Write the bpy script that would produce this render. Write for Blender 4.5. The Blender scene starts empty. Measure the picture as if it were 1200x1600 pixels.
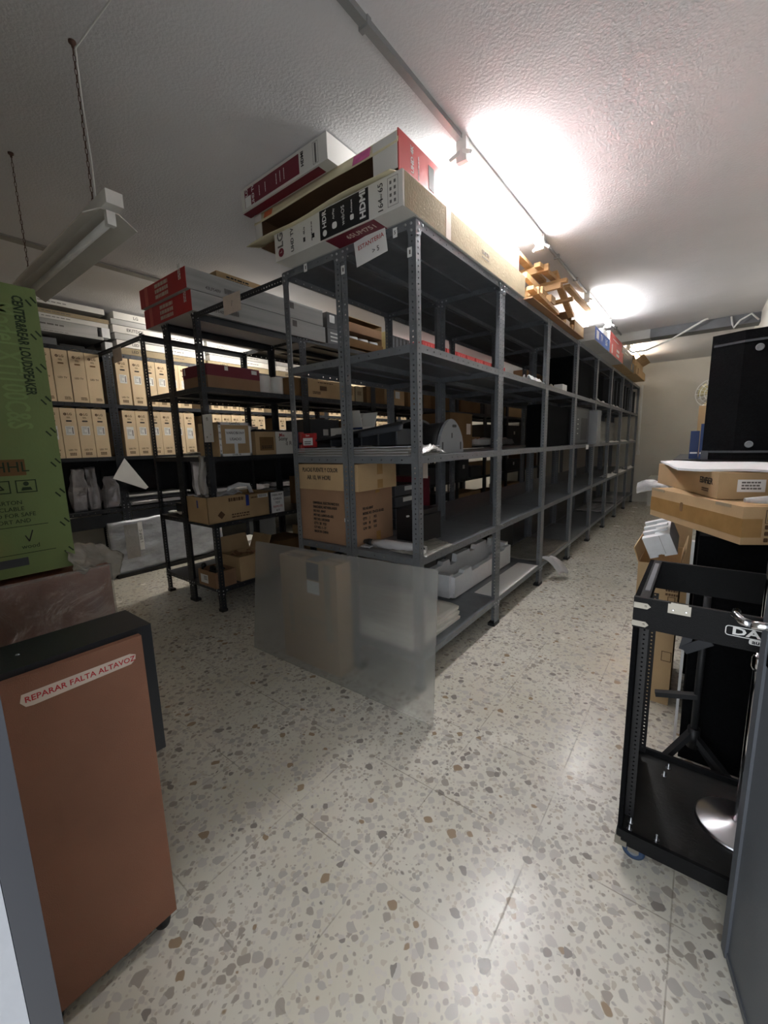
import bpy, bmesh, math, random
from mathutils import Vector, Matrix, noise
S = bpy.context.scene
COL = S.collection
random.seed(7)
PI = math.pi

# ---------------------------------------------------------------- camera
yaw, pitch, roll = -0.65788411, 0.16314925, -0.02637399
CAM = Vector((1.07444, -1.66861, 1.29207))
fw = Vector((math.sin(yaw)*math.cos(pitch), math.cos(yaw)*math.cos(pitch), -math.sin(pitch)))
rt = Vector((math.cos(yaw), -math.sin(yaw), 0)); upv = rt.cross(fw)
R_ = rt*math.cos(roll) + upv*math.sin(roll)
U_ = -rt*math.sin(roll) + upv*math.cos(roll)
cd = bpy.data.cameras.new('camera'); cam = bpy.data.objects.new('camera', cd); COL.objects.link(cam)
cd.sensor_fit = 'VERTICAL'; cd.sensor_height = 36.0; cd.sensor_width = 27.0
cd.lens = 643.09/1600*36.0; cd.clip_start = 0.02
m = Matrix((R_, U_, -fw)).transposed().to_4x4(); m.translation = CAM
cam.matrix_world = m
S.camera = cam
# ---------------------------------------------------------------- world, exposure
W = bpy.data.worlds.new('world'); S.world = W; W.use_nodes = True
W.node_tree.nodes['Background'].inputs[0].default_value = (0.90, 0.94, 1.0, 1)
W.node_tree.nodes['Background'].inputs[1].default_value = 0.95
S.view_settings.view_transform = 'Standard'
S.view_settings.look = 'None'
S.view_settings.gamma = 1.0
S.view_settings.use_curve_mapping = False
S.view_settings.exposure = 1.9
TUBE_STRENGTH = 50.0
S.cycles.max_bounces = 9
S.cycles.transparent_max_bounces = 12

# ---------------------------------------------------------------- materials
def lin(c):
    return tuple((v/255/12.92 if v/255 <= 0.04045 else ((v/255+0.055)/1.055)**2.4) for v in c)
def new_mat(name):
    mt = bpy.data.materials.new(name); mt.use_nodes = True
    return mt, mt.node_tree, mt.node_tree.nodes['Principled BSDF']
def mat(name, rgb, rough=0.6, metal=0.0, var=0.10, scale=9.0, bump=0.0, bscale=60.0, spec=0.5, detail=4.0, rnd=0.0, stretch=None):
    mt, nt, p = new_mat(name)
    c = lin(rgb)
    tc = nt.nodes.new('ShaderNodeTexCoord')
    src = tc.outputs['Object']
    if stretch:
        mp = nt.nodes.new('ShaderNodeMapping'); mp.inputs['Scale'].default_value = stretch
        nt.links.new(src, mp.inputs[0]); src = mp.outputs[0]
    n = nt.nodes.new('ShaderNodeTexNoise'); n.inputs['Scale'].default_value = scale; n.inputs['Detail'].default_value = detail
    nt.links.new(src, n.inputs['Vector'])
    r = nt.nodes.new('ShaderNodeValToRGB')
    r.color_ramp.elements[0].position = 0.3; r.color_ramp.elements[1].position = 0.7
    r.color_ramp.elements[0].color = tuple(max(0, v*(1-var)) for v in c)+(1,)
    r.color_ramp.elements[1].color = tuple(min(1, v*(1+var)) for v in c)+(1,)
    nt.links.new(n.outputs['Fac'], r.inputs[0])
    out = r.outputs[0]
    if rnd:
        oi = nt.nodes.new('ShaderNodeObjectInfo')
        mr = nt.nodes.new('ShaderNodeMapRange'); mr.inputs[3].default_value = 1-rnd; mr.inputs[4].default_value = 1+rnd*0.6
        nt.links.new(oi.outputs['Random'], mr.inputs[0])
        hs = nt.nodes.new('ShaderNodeHueSaturation')
        nt.links.new(mr.outputs[0], hs.inputs['Value']); nt.links.new(out, hs.inputs['Color']); out = hs.outputs[0]
    nt.links.new(out, p.inputs['Base Color'])
    p.inputs['Roughness'].default_value = rough; p.inputs['Metallic'].default_value = metal
    p.inputs['Specular IOR Level'].default_value = spec
    if bump:
        b = nt.nodes.new('ShaderNodeTexNoise'); b.inputs['Scale'].default_value = bscale; b.inputs['Detail'].default_value = 5
        nt.links.new(src, b.inputs['Vector'])
        bp = nt.nodes.new('ShaderNodeBump'); bp.inputs['Strength'].default_value = bump; bp.inputs['Distance'].default_value = 0.01
        nt.links.new(b.outputs['Fac'], bp.inputs['Height']); nt.links.new(bp.outputs[0], p.inputs['Normal'])
    return mt

M = {}
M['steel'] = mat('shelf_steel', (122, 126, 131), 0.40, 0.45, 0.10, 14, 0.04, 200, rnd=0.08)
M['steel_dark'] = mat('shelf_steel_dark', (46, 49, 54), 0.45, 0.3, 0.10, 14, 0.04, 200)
M['bolt'] = mat('zinc_bolt', (190, 192, 196), 0.3, 0.9)
M['foot'] = mat('black_plastic_foot', (22, 22, 24), 0.5)
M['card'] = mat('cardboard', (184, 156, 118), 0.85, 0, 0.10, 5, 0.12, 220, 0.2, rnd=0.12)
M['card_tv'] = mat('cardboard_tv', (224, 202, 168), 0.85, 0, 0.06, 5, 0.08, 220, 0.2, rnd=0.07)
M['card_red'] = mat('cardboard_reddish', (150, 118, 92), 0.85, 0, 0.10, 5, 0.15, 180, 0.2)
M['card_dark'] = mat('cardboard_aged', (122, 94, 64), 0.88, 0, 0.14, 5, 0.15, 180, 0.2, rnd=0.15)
M['card_pale'] = mat('cardboard_pale', (160, 146, 120), 0.85, 0, 0.16, 3, 0.2, 90, 0.2)
M['card_in'] = mat('cardboard_inside', (112, 84, 60), 0.9, 0, 0.1, 6)
M['tape'] = mat('packing_tape', (162, 126, 78), 0.25, 0, 0.1, 20)
M['tape_w'] = mat('masking_tape', (205, 190, 178), 0.6, 0, 0.06, 20)
M['box_white'] = mat('printed_board_white', (214, 212, 206), 0.6, 0, 0.04, 4, 0.05, 150)
M['box_grey'] = mat('printed_board_grey', (176, 176, 174), 0.65, 0, 0.16, 3, 0.08, 100, stretch=(1, 0.4, 6))
M['box_cream'] = mat('printed_board_cream', (214, 206, 172), 0.7, 0, 0.06, 6)
M['box_red'] = mat('printed_board_red', (176, 44, 46), 0.5, 0, 0.08, 5)
M['box_redpale'] = mat('printed_board_faded_red', (206, 96, 92), 0.5, 0, 0.10, 4)
M['box_maroon'] = mat('printed_board_maroon', (112, 24, 44), 0.45, 0, 0.08, 5)
M['box_black'] = mat('printed_board_black', (22, 22, 26), 0.4, 0, 0.1, 5)
M['box_blue'] = mat('printed_board_blue', (62, 98, 176), 0.45, 0, 0.08, 5)
M['box_navy'] = mat('navy_plastic', (28, 52, 98), 0.4, 0, 0.1, 5)
M['ink'] = mat('black_ink', (30, 26, 24), 0.7)
M['ink_grey'] = mat('grey_ink', (104, 100, 98), 0.7)
M['ink_tv'] = mat('brown_ink', (92, 66, 42), 0.8)
M['ink_red'] = mat('red_marker', (176, 30, 40), 0.7)
M['ink_green'] = mat('dark_green_ink', (30, 50, 24), 0.7)
M['ink_palegreen'] = mat('pale_green_ink', (124, 148, 92), 0.7)
M['white'] = mat('white_paper', (228, 228, 226), 0.7, 0, 0.03, 10)
M['pink'] = mat('pink_sticker', (206, 92, 150), 0.6, 0, 0.2, 30)
M['orange'] = mat('orange_sticker', (214, 112, 72), 0.6, 0, 0.1, 20)
M['green'] = mat('green_board', (112, 130, 78), 0.62, 0, 0.06, 4, 0.06, 120)
M['black'] = mat('black_paint', (20, 20, 22), 0.5, 0, 0.15, 10, 0.05, 300)
M['black_box'] = mat('black_textured_paint', (9, 10, 12), 0.6, 0, 0.2, 30, 0.25, 400, 0.25)
M['blackcab'] = mat('black_veneer', (17, 20, 26), 0.45, 0, 0.1, 10)
M['carpet'] = mat('black_carpet', (12, 13, 15), 0.95, 0, 0.3, 80, 0.4, 500, 0.1)
M['rubber'] = mat('black_rubber', (30, 31, 33), 0.55)
M['plastic_grey'] = mat('grey_plastic', (120, 124, 128), 0.5, 0, 0.05, 8)
M['plastic_dgrey'] = mat('dark_grey_plastic', (58, 61, 66), 0.45, 0, 0.08, 8)
M['plastic_white'] = mat('white_plastic', (222, 222, 218), 0.4)
M['lampshade'] = mat('lamp_enamel', (196, 192, 184), 0.35, 0, 0.05, 5)
M['conduit'] = mat('conduit_grey', (150, 150, 150), 0.4, 0.2)
M['chrome'] = mat('chrome', (220, 222, 226), 0.12, 1.0, 0.02)
M['alu'] = mat('spun_aluminium', (190, 192, 196), 0.28, 1.0, 0.05, 4)
M['nickel'] = mat('nickel_plate', (150, 146, 136), 0.4, 0.85)
M['foam'] = mat('styrofoam', (232, 234, 236), 0.8, 0, 0.03, 40, 0.25, 300)
M['foamsheet'] = mat('foam_sheet', (222, 220, 210), 0.75, 0, 0.05, 12, 0.15, 60)
M['door'] = mat('door_paint_grey', (82, 86, 92), 0.5, 0, 0.05, 6, 0.05, 200)
M['jamb'] = mat('jamb_paint_dark', (44, 46, 52), 0.45, 0, 0.05, 6)
M['leather'] = mat('brown_leatherette_board', (136, 94, 74), 0.62, 0, 0.14, 3.0, 0.35, 450, 0.35)
M['blue_tyre'] = mat('blue_caster_tyre', (44, 66, 96), 0.45)
M['wood'] = mat('pine_batten', (192, 154, 108), 0.6, 0, 0.16, 6, 0.1, 80, stretch=(1, 8, 8))
M['hardboard'] = mat('hardboard', (150, 112, 78), 0.7, 0, 0.08, 6)
M['jute'] = mat('beige_roll', (212, 200, 150), 0.7)
M['chain'] = mat('rusty_chain', (92, 66, 56), 0.6, 0.4, 0.3, 60)
M['blue_tape'] = mat('blue_tape', (34, 54, 138), 0.4)
M['bubble'] = mat('foil_wrap', (188, 192, 200), 0.25, 0.3, 0.25, 5, 0.9, 14, detail=8, stretch=(1, 1, 2.2))
M['bag_silver'] = mat('silver_bag', (176, 174, 178), 0.3, 0.5, 0.16, 8, 0.6, 24)
M['beam_grey'] = mat('duct_grey', (110, 112, 116), 0.6, 0, 0.12, 6, 0.1, 60)
M['beam_pale'] = mat('duct_pale', (186, 188, 186), 0.6, 0, 0.08, 6)
M['floorplate'] = mat('worn_black_plywood', (34, 34, 33), 0.4, 0, 0.25, 7, 0.1, 60, stretch=(1, 3, 1))

def emis(name, rgb, st):
    mt = bpy.data.materials.new(name); mt.use_nodes = True; nt = mt.node_tree
    nt.nodes.clear(); o = nt.nodes.new('ShaderNodeOutputMaterial'); e = nt.nodes.new('ShaderNodeEmission')
    e.inputs[0].default_value = rgb+(1,); e.inputs[1].default_value = st
    nt.links.new(e.outputs[0], o.inputs[0]); return mt
M['tube'] = emis('fluorescent_tube', (0.985, 0.99, 1.0), TUBE_STRENGTH)
M['tube_warm'] = emis('fluorescent_tube_warm', (1.0, 0.94, 0.85), TUBE_STRENGTH*0.8)

def film(name, rgb, trans=0.55, rough=0.25, bump=0.5, bscale=18.0, gloss=0.25):
    """thin plastic film: see-through, a milky diffuse share and glossy creases"""
    mt = bpy.data.materials.new(name); mt.use_nodes = True; nt = mt.node_tree; nt.nodes.clear()
    L = nt.links.new
    o = nt.nodes.new('ShaderNodeOutputMaterial'); t = nt.nodes.new('ShaderNodeBsdfTransparent')
    d = nt.nodes.new('ShaderNodeBsdfDiffuse'); g = nt.nodes.new('ShaderNodeBsdfGlossy'); tl = nt.nodes.new('ShaderNodeBsdfTranslucent')
    c = lin(rgb)+(1,)
    d.inputs[0].default_value = c; tl.inputs[0].default_value = c; g.inputs[0].default_value = (1, 1, 1, 1); g.inputs[1].default_value = rough
    tc = nt.nodes.new('ShaderNodeTexCoord'); n = nt.nodes.new('ShaderNodeTexNoise'); n.inputs['Scale'].default_value = bscale; n.inputs['Detail'].default_value = 6
    n.inputs['Distortion'].default_value = 1.2
    L(tc.outputs['Object'], n.inputs['Vector'])
    b = nt.nodes.new('ShaderNodeBump'); b.inputs['Strength'].default_value = bump; b.inputs['Distance'].default_value = 0.02
    L(n.outputs['Fac'], b.inputs['Height'])
    for q in (d, g, tl): L(b.outputs[0], q.inputs['Normal'])
    a1 = nt.nodes.new('ShaderNodeMixShader'); a1.inputs[0].default_value = 0.5; L(d.outputs[0], a1.inputs[1]); L(tl.outputs[0], a1.inputs[2])
    a2 = nt.nodes.new('ShaderNodeMixShader'); a2.inputs[0].default_value = trans; L(a1.outputs[0], a2.inputs[1]); L(t.outputs[0], a2.inputs[2])
    f = nt.nodes.new('ShaderNodeFresnel'); f.inputs[0].default_value = 1.5; L(b.outputs[0], f.inputs['Normal'])
    mm = nt.nodes.new('ShaderNodeMath'); mm.operation = 'MULTIPLY_ADD'; mm.inputs[1].default_value = 0.7; mm.inputs[2].default_value = gloss*0.2
    L(f.outputs[0], mm.inputs[0])
    a3 = nt.nodes.new('ShaderNodeMixShader'); L(mm.outputs[0], a3.inputs[0]); L(a2.outputs[0], a3.inputs[1]); L(g.outputs[0], a3.inputs[2])
    L(a3.outputs[0], o.inputs[0]); return mt
M['film'] = film('clear_film', (214, 208, 200), 0.62)
M['film_clear'] = film('wrap_film', (214, 208, 200), 0.88, 0.2, 0.8, 9.0, 0.2)
M['film_milky'] = film('milky_film', (196, 192, 182), 0.35)
M['film_white'] = film('white_bag_film', (232, 232, 234), 0.15)

def acrylic():
    mt, nt, p = new_mat('frosted_acrylic')
    L = nt.links.new
    p.inputs['Base Color'].default_value = (0.86, 0.87, 0.86, 1)
    p.inputs['Transmission Weight'].default_value = 1.0
    p.inputs['IOR'].default_value = 1.30
    p.inputs['Roughness'].default_value = 0.23
    d = nt.nodes.new('ShaderNodeBsdfDiffuse'); d.inputs[0].default_value = (0.72, 0.72, 0.70, 1)
    tl = nt.nodes.new('ShaderNodeBsdfTranslucent'); tl.inputs[0].default_value = (0.78, 0.78, 0.76, 1)
    tc = nt.nodes.new('ShaderNodeTexCoord'); mp = nt.nodes.new('ShaderNodeMapping'); mp.inputs['Scale'].default_value = (1.5, 1.5, 120)
    n = nt.nodes.new('ShaderNodeTexNoise'); n.inputs['Scale'].default_value = 3; n.inputs['Detail'].default_value = 6
    L(tc.outputs['Object'], mp.inputs[0]); L(mp.outputs[0], n.inputs['Vector'])
    mr = nt.nodes.new('ShaderNodeMapRange'); mr.inputs[3].default_value = 0.12; mr.inputs[4].default_value = 0.30
    L(n.outputs['Fac'], mr.inputs[0])
    a0 = nt.nodes.new('ShaderNodeMixShader'); a0.inputs[0].default_value = 0.45; L(d.outputs[0], a0.inputs[1]); L(tl.outputs[0], a0.inputs[2])
    a = nt.nodes.new('ShaderNodeMixShader'); L(mr.outputs[0], a.inputs[0]); L(p.outputs[0], a.inputs[1]); L(a0.outputs[0], a.inputs[2])
    L(a.outputs[0], nt.nodes['Material Output'].inputs[0])
    return mt
M['acrylic'] = acrylic()

def terrazzo():
    mt, nt, p = new_mat('terrazzo_floor'); L = nt.links.new
    N = nt.nodes.new
    tc = N('ShaderNodeTexCoord')
    ns = N('ShaderNodeTexNoise'); ns.inputs['Scale'].default_value = 14; ns.inputs['Detail'].default_value = 3
    L(tc.outputs['Object'], ns.inputs['Vector'])
    vm = N('ShaderNodeVectorMath'); vm.operation = 'MULTIPLY_ADD'; vm.inputs[1].default_value = (0.035, 0.035, 0.0)
    L(ns.outputs['Color'], vm.inputs[0]); L(tc.outputs['Object'], vm.inputs[2])
    def chips(scale, thr, soft):
        v = N('ShaderNodeTexVoronoi'); v.feature = 'F1'; v.distance = 'MINKOWSKI'; v.inputs['Exponent'].default_value = 1.6
        v.inputs['Scale'].default_value = scale; v.inputs['Randomness'].default_value = 1.0
        L(vm.outputs[0], v.inputs['Vector'])
        sep = N('ShaderNodeSeparateColor'); L(v.outputs['Color'], sep.inputs[0])
        rr = N('ShaderNodeMath'); rr.operation = 'MULTIPLY_ADD'; rr.inputs[1].default_value = thr*0.75; rr.inputs[2].default_value = thr*0.22
        L(sep.outputs[0], rr.inputs[0])
        sb = N('ShaderNodeMath'); sb.operation = 'SUBTRACT'; L(rr.outputs[0], sb.inputs[0]); L(v.outputs['Distance'], sb.inputs[1])
        ml = N('ShaderNodeMath'); ml.operation = 'MULTIPLY'; ml.use_clamp = True; ml.inputs[1].default_value = soft; L(sb.outputs[0], ml.inputs[0])
        return ml.outputs[0], sep.outputs[1], sep.outputs[2]
    base = lin((208, 202, 186))+(1,)
    nb = N('ShaderNodeTexNoise'); nb.inputs['Scale'].default_value = 1.6; nb.inputs['Detail'].default_value = 6; L(tc.outputs['Object'], nb.inputs['Vector'])
    rb = N('ShaderNodeValToRGB'); rb.color_ramp.elements[0].position = 0.35; rb.color_ramp.elements[1].position = 0.7
    rb.color_ramp.elements[0].color = lin((206, 201, 184))+(1,); rb.color_ramp.elements[1].color = lin((228, 225, 214))+(1,)
    L(nb.outputs['Fac'], rb.inputs[0])
    cur = rb.outputs[0]
    for sc, thr, soft, cols in ((72, 0.80, 14, [(0.0, (206, 201, 190)), (0.45, (194, 186, 170)), (0.75, (176, 169, 158)), (1.0, (200, 196, 188))]),
                          (34, 0.74, 14, [(0.0, (196, 191, 182)), (0.4, (182, 177, 168)), (0.66, (168, 160, 148)), (0.87, (160, 140, 116)), (0.92, (144, 138, 130)), (1.0, (190, 186, 180))])):
        f, c1, c2 = chips(sc, thr, soft)
        cr = N('ShaderNodeValToRGB'); cr.color_ramp.interpolation = 'CONSTANT'
        while len(cr.color_ramp.elements) < len(cols): cr.color_ramp.elements.new(0.5)
        for e, (ps, cc) in zip(cr.color_ramp.elements, cols): e.position = ps*0.999; e.color = lin(cc)+(1,)
        L(c1, cr.inputs[0])
        # not every cell carries a chip
        gt = N('ShaderNodeMath'); gt.operation = 'GREATER_THAN'; gt.inputs[1].default_value = 0.12; L(c2, gt.inputs[0])
        fm = N('ShaderNodeMath'); fm.operation = 'MULTIPLY'; L(f, fm.inputs[0]); L(gt.outputs[0], fm.inputs[1])
        mx = N('ShaderNodeMix'); mx.data_type = 'RGBA'; L(fm.outputs[0], mx.inputs['Factor']); L(cur, mx.inputs[6]); L(cr.outputs[0], mx.inputs[7])
        cur = mx.outputs[2]
    # tile joints: 0.37 m grid
    sx = N('ShaderNodeSeparateXYZ'); L(tc.outputs['Object'], sx.inputs[0])
    js = []
    for i, off in ((0, 0.0), (1, 0.118)):
        a = N('ShaderNodeMath'); a.operation = 'ADD'; a.inputs[1].default_value = 40*0.37+off + 0.005; L(sx.outputs[i], a.inputs[0])
        w = N('ShaderNodeMath'); w.operation = 'PINGPONG'; w.inputs[1].default_value = 0.185; L(a.outputs[0], w.inputs[0])
        lt = N('ShaderNodeMapRange'); lt.inputs[1].default_value = 0.0008; lt.inputs[2].default_value = 0.0028; lt.inputs[3].default_value = 1; lt.inputs[4].default_value = 0
        L(w.outputs[0], lt.inputs[0]); js.append(lt.outputs[0])
    mxm = N('ShaderNodeMath'); mxm.operation = 'MAXIMUM'; L(js[0], mxm.inputs[0]); L(js[1], mxm.inputs[1])
    nj = N('ShaderNodeTexNoise'); nj.inputs['Scale'].default_value = 5; nj.inputs['Detail'].default_value = 5; L(tc.outputs['Object'], nj.inputs['Vector'])
    rj = N('ShaderNodeMapRange'); rj.inputs[1].default_value = 0.40; rj.inputs[2].default_value = 0.62; rj.inputs[3].default_value = 0.0; rj.inputs[4].default_value = 0.6
    L(nj.outputs['Fac'], rj.inputs[0])
    jm = N('ShaderNodeMath'); jm.operation = 'MULTIPLY'; L(mxm.outputs[0], jm.inputs[0]); L(rj.outputs[0], jm.inputs[1])
    mx = N('ShaderNodeMix'); mx.data_type = 'RGBA'; L(jm.outputs[0], mx.inputs['Factor']); L(cur, mx.inputs[6]); mx.inputs[7].default_value = lin((112, 100, 82))+(1,)
    L(mx.outputs[2], p.inputs['Base Color'])
    nr = N('ShaderNodeTexNoise'); nr.inputs['Scale'].default_value = 3; nr.inputs['Detail'].default_value = 6; L(tc.outputs['Object'], nr.inputs['Vector'])
    rr = N('ShaderNodeMapRange'); rr.inputs[3].default_value = 0.14; rr.inputs[4].default_value = 0.34; L(nr.outputs['Fac'], rr.inputs[0])
    L(rr.outputs[0], p.inputs['Roughness']); p.inputs['Specular IOR Level'].default_value = 0.45
    bp = N('ShaderNodeBump'); bp.inputs['Strength'].default_value = 0.25; bp.inputs['Distance'].default_value = 0.002; bp.invert = True
    L(jm.outputs[0], bp.inputs['Height']); L(bp.outputs[0], p.inputs['Normal'])
    return mt
M['terrazzo'] = terrazzo()

def plaster(name, rgb, bstr, bscale, dist=0.006):
    mt, nt, p = new_mat(name); L = nt.links.new; N = nt.nodes.new
    tc = N('ShaderNodeTexCoord')
    n = N('ShaderNodeTexNoise'); n.inputs['Scale'].default_value = 1.1; n.inputs['Detail'].default_value = 5; L(tc.outputs['Object'], n.inputs['Vector'])
    r = N('ShaderNodeValToRGB'); c = lin(rgb)
    r.color_ramp.elements[0].position = .3; r.color_ramp.elements[1].position = .7
    r.color_ramp.elements[0].color = tuple(v*0.93 for v in c)+(1,); r.color_ramp.elements[1].color = tuple(min(1, v*1.05) for v in c)+(1,)
    L(n.outputs['Fac'], r.inputs[0]); L(r.outputs[0], p.inputs['Base Color'])
    p.inputs['Roughness'].default_value = 0.85; p.inputs['Specular IOR Level'].default_value = 0.2
    b = N('ShaderNodeTexNoise'); b.inputs['Scale'].default_value = bscale; b.inputs['Detail'].default_value = 3; L(tc.outputs['Object'], b.inputs['Vector'])
    b2 = N('ShaderNodeTexNoise'); b2.inputs['Scale'].default_value = 2.2; b2.inputs['Detail'].default_value = 3; L(tc.outputs['Object'], b2.inputs['Vector'])
    ad = N('ShaderNodeMath'); ad.operation = 'MULTIPLY_ADD'; ad.inputs[1].default_value = 3.0; L(b2.outputs['Fac'], ad.inputs[0]); L(b.outputs['Fac'], ad.inputs[2])
    bp = N('ShaderNodeBump'); bp.inputs['Strength'].default_value = bstr; bp.inputs['Distance'].default_value = dist
    L(ad.outputs[0], bp.inputs['Height']); L(bp.outputs[0], p.inputs['Normal'])
    return mt
M['ceiling'] = plaster('stucco_ceiling', (219, 218, 220), 0.55, 80, 0.005)
M['wall'] = plaster('wall_paint', (214, 210, 200), 0.3, 40)
M['trimgrey'] = mat('ceiling_joint', (150, 147, 142), 0.8)

# ---------------------------------------------------------------- mesh tools
class MB:
    def __init__(s): s.bm = bmesh.new(); s.slots = []; s.cur = 0
    def use(s, mt):
        if mt not in s.slots: s.slots.append(mt)
        s.cur = s.slots.index(mt); return s
    def _f(s, vs, smooth=False):
        try:
            f = s.bm.faces.new(vs); f.material_index = s.cur; f.smooth = smooth; return f
        except ValueError: return None
    def box(s, x0, x1, y0, y1, z0, z1, T=None):
        c = [(x, y, z) for z in (z0, z1) for y in (y0, y1) for x in (x0, x1)]
        v = [s.bm.verts.new(T @ Vector(p) if T else p) for p in c]
        for i in ((0, 2, 3, 1), (4, 5, 7, 6), (0, 1, 5, 4), (2, 6, 7, 3), (0, 4, 6, 2), (1, 3, 7, 5)): s._f([v[k] for k in i])
        return s
    def bar(s, a, b, w, h, upd=(0, 0, 1)):
        a = Vector(a); b = Vector(b); d = (b-a); Ln = d.length; d.normalize()
        u = Vector(upd)
        if abs(d.dot(u)) > 0.98: u = Vector((1, 0, 0))
        r = d.cross(u).normalized(); u2 = r.cross(d)
        T = Matrix((r, d, u2)).transposed().to_4x4(); T.translation = a
        return s.box(-w/2, w/2, 0, Ln, -h/2, h/2, T)
    def tube(s, pts, r, n=8, cap=True, radii=None):
        pts = [Vector(p) for p in pts]; rings = []
        prev = None
        for i, p in enumerate(pts):
            d = (pts[min(i+1, len(pts)-1)]-pts[max(i-1, 0)]).normalized()
            if prev is None:
                u = Vector((0, 0, 1)) if abs(d.z) < .9 else Vector((1, 0, 0)); a = d.cross(u).normalized()
            else: a = (prev - d*prev.dot(d)).normalized()
            prev = a; b = d.cross(a); rr = radii[i] if radii else r
            rings.append([s.bm.verts.new(p+(a*math.cos(2*PI*k/n)+b*math.sin(2*PI*k/n))*rr) for k in range(n)])
        for A, B in zip(rings, rings[1:]):
            for k in range(n): s._f([A[k], A[(k+1) % n], B[(k+1) % n], B[k]], True)
        if cap: s._f(rings[0][::-1]); s._f(rings[-1])
        return s
    def lathe(s, prof, n=32, T=None):
        rings = []
        for r, z in prof:
            rings.append([s.bm.verts.new((T @ Vector((r*math.cos(2*PI*k/n), r*math.sin(2*PI*k/n), z))) if T else (r*math.cos(2*PI*k/n), r*math.sin(2*PI*k/n), z)) for k in range(n)])
        for A, B in zip(rings, rings[1:]):
            for k in range(n): s._f([A[k], A[(k+1) % n], B[(k+1) % n], B[k]], True)
        s._f(rings[0][::-1]); s._f(rings[-1]); return s
    def prism(s, poly, d, T=None, smooth=False):
        """polygon in local XY extruded 0..d along Z"""
        lo = [s.bm.verts.new(T @ Vector((x, y, 0)) if T else (x, y, 0)) for x, y in poly]
        hi = [s.bm.verts.new(T @ Vector((x, y, d)) if T else (x, y, d)) for x, y in poly]
        s._f(lo[::-1]); s._f(hi); n = len(poly)
        for k in range(n): s._f([lo[k], lo[(k+1) % n], hi[(k+1) % n], hi[k]], smooth)
        return s
    def quad(s, *p): s._f([s.bm.verts.new(q) for q in p]); return s
    def sheet(s, fn, nx, ny, thick=0.0):
        """closed thin sheet: fn(u,v)->Vector"""
        g = [[Vector(fn(i/nx, j/ny)) for j in range(ny+1)] for i in range(nx+1)]
        A = [[s.bm.verts.new(p) for p in row] for row in g]
        for i in range(nx):
            for j in range(ny): s._f([A[i][j], A[i+1][j], A[i+1][j+1], A[i][j+1]], True)
        if thick:
            def nrm(i, j):
                a = g[min(i+1, nx)][j]-g[max(i-1, 0)][j]; b = g[i][min(j+1, ny)]-g[i][max(j-1, 0)]
                c = a.cross(b); return c.normalized() if c.length > 1e-9 else Vector((0, 0, 1))
            B = [[s.bm.verts.new(g[i][j]-nrm(i, j)*thick) for j in range(ny+1)] for i in range(nx+1)]
            for i in range(nx):
                for j in range(ny): s._f([B[i][j], B[i][j+1], B[i+1][j+1], B[i+1][j]], True)
            for i in range(nx):
                s._f([A[i][0], B[i][0], B[i+1][0], A[i+1][0]]); s._f([A[i][ny], A[i+1][ny], B[i+1][ny], B[i][ny]])
            for j in range(ny):
                s._f([A[0][j], A[0][j+1], B[0][j+1], B[0][j]]); s._f([A[nx][j], B[nx][j], B[nx][j+1], A[nx][j+1]])
        return s
    def bevel(s, w, seg=2):
        bmesh.ops.bevel(s.bm, geom=[e for e in s.bm.edges if len(e.link_faces) == 2 and e.calc_face_angle(0) > 0.5], offset=w, segments=seg, affect='EDGES', profile=0.5)
        return s
    def mesh(s, name, default=None):
        me = bpy.data.meshes.new(name)
        bmesh.ops.recalc_face_normals(s.bm, faces=s.bm.faces)
        s.bm.to_mesh(me); s.bm.free()
        for mt in (s.slots or ([default] if default else [])): me.materials.append(mt)
        return me

def link(name, me, parent=None, loc=(0, 0, 0), T=None):
    o = bpy.data.objects.new(name, me); COL.objects.link(o)
    if T is not None: o.matrix_local = T
    else: o.location = loc
    if parent is not None: o.parent = parent
    return o
def thing(name, label, cat, loc=(0, 0, 0), rz=0.0, group=None, kind=None):
    o = bpy.data.objects.new(name, None); COL.objects.link(o); o.empty_display_size = 0.1
    o.location = loc; o.rotation_euler = (0, 0, rz); o['label'] = label; o['category'] = cat
    if group: o['group'] = group
    if kind: o['kind'] = kind
    return o
def tag(o, label, cat, group=None, kind=None):
    o['label'] = label; o['category'] = cat
    if group: o['group'] = group
    if kind: o['kind'] = kind
    return o
def part(name, mb, mt, parent, label=None):
    o = link(name, mb.mesh(name, mt) if isinstance(mb, MB) else mb, parent)
    if label: o['label'] = label
    return o
def structure(name, mb, mt):
    o = link(name, mb.mesh(name, mt)); o['kind'] = 'structure'; return o
def copy_thing(root, loc, label, rz=None, group=None):
    r = root.copy(); COL.objects.link(r); r.location = loc
    if rz is not None: r.rotation_euler = (0, 0, rz)
    r['label'] = label
    if group: r['group'] = group
    for ch in list(root.children):
        c = ch.copy(); COL.objects.link(c); c.parent = r
        for g in list(ch.children):
            d = g.copy(); COL.objects.link(d); d.parent = c
    return r
_tc = {}
def text_mesh(s, size, mt, bold=0.0, align='CENTER', depth=0.0004):
    k = (s, round(size, 5), mt.name, bold, align)
    if k not in _tc:
        cu = bpy.data.curves.new('t', 'FONT'); cu.body = s; cu.size = size; cu.align_x = align; cu.align_y = 'CENTER'
        cu.extrude = depth; cu.offset = bold; cu.resolution_u = 2
        o = bpy.data.objects.new('t', cu); COL.objects.link(o)
        dg = bpy.context.evaluated_depsgraph_get()
        me = bpy.data.meshes.new_from_object(o.evaluated_get(dg))
        bpy.data.objects.remove(o); bpy.data.curves.remove(cu)
        me.materials.clear(); me.materials.append(mt); _tc[k] = me
    return _tc[k]
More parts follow.
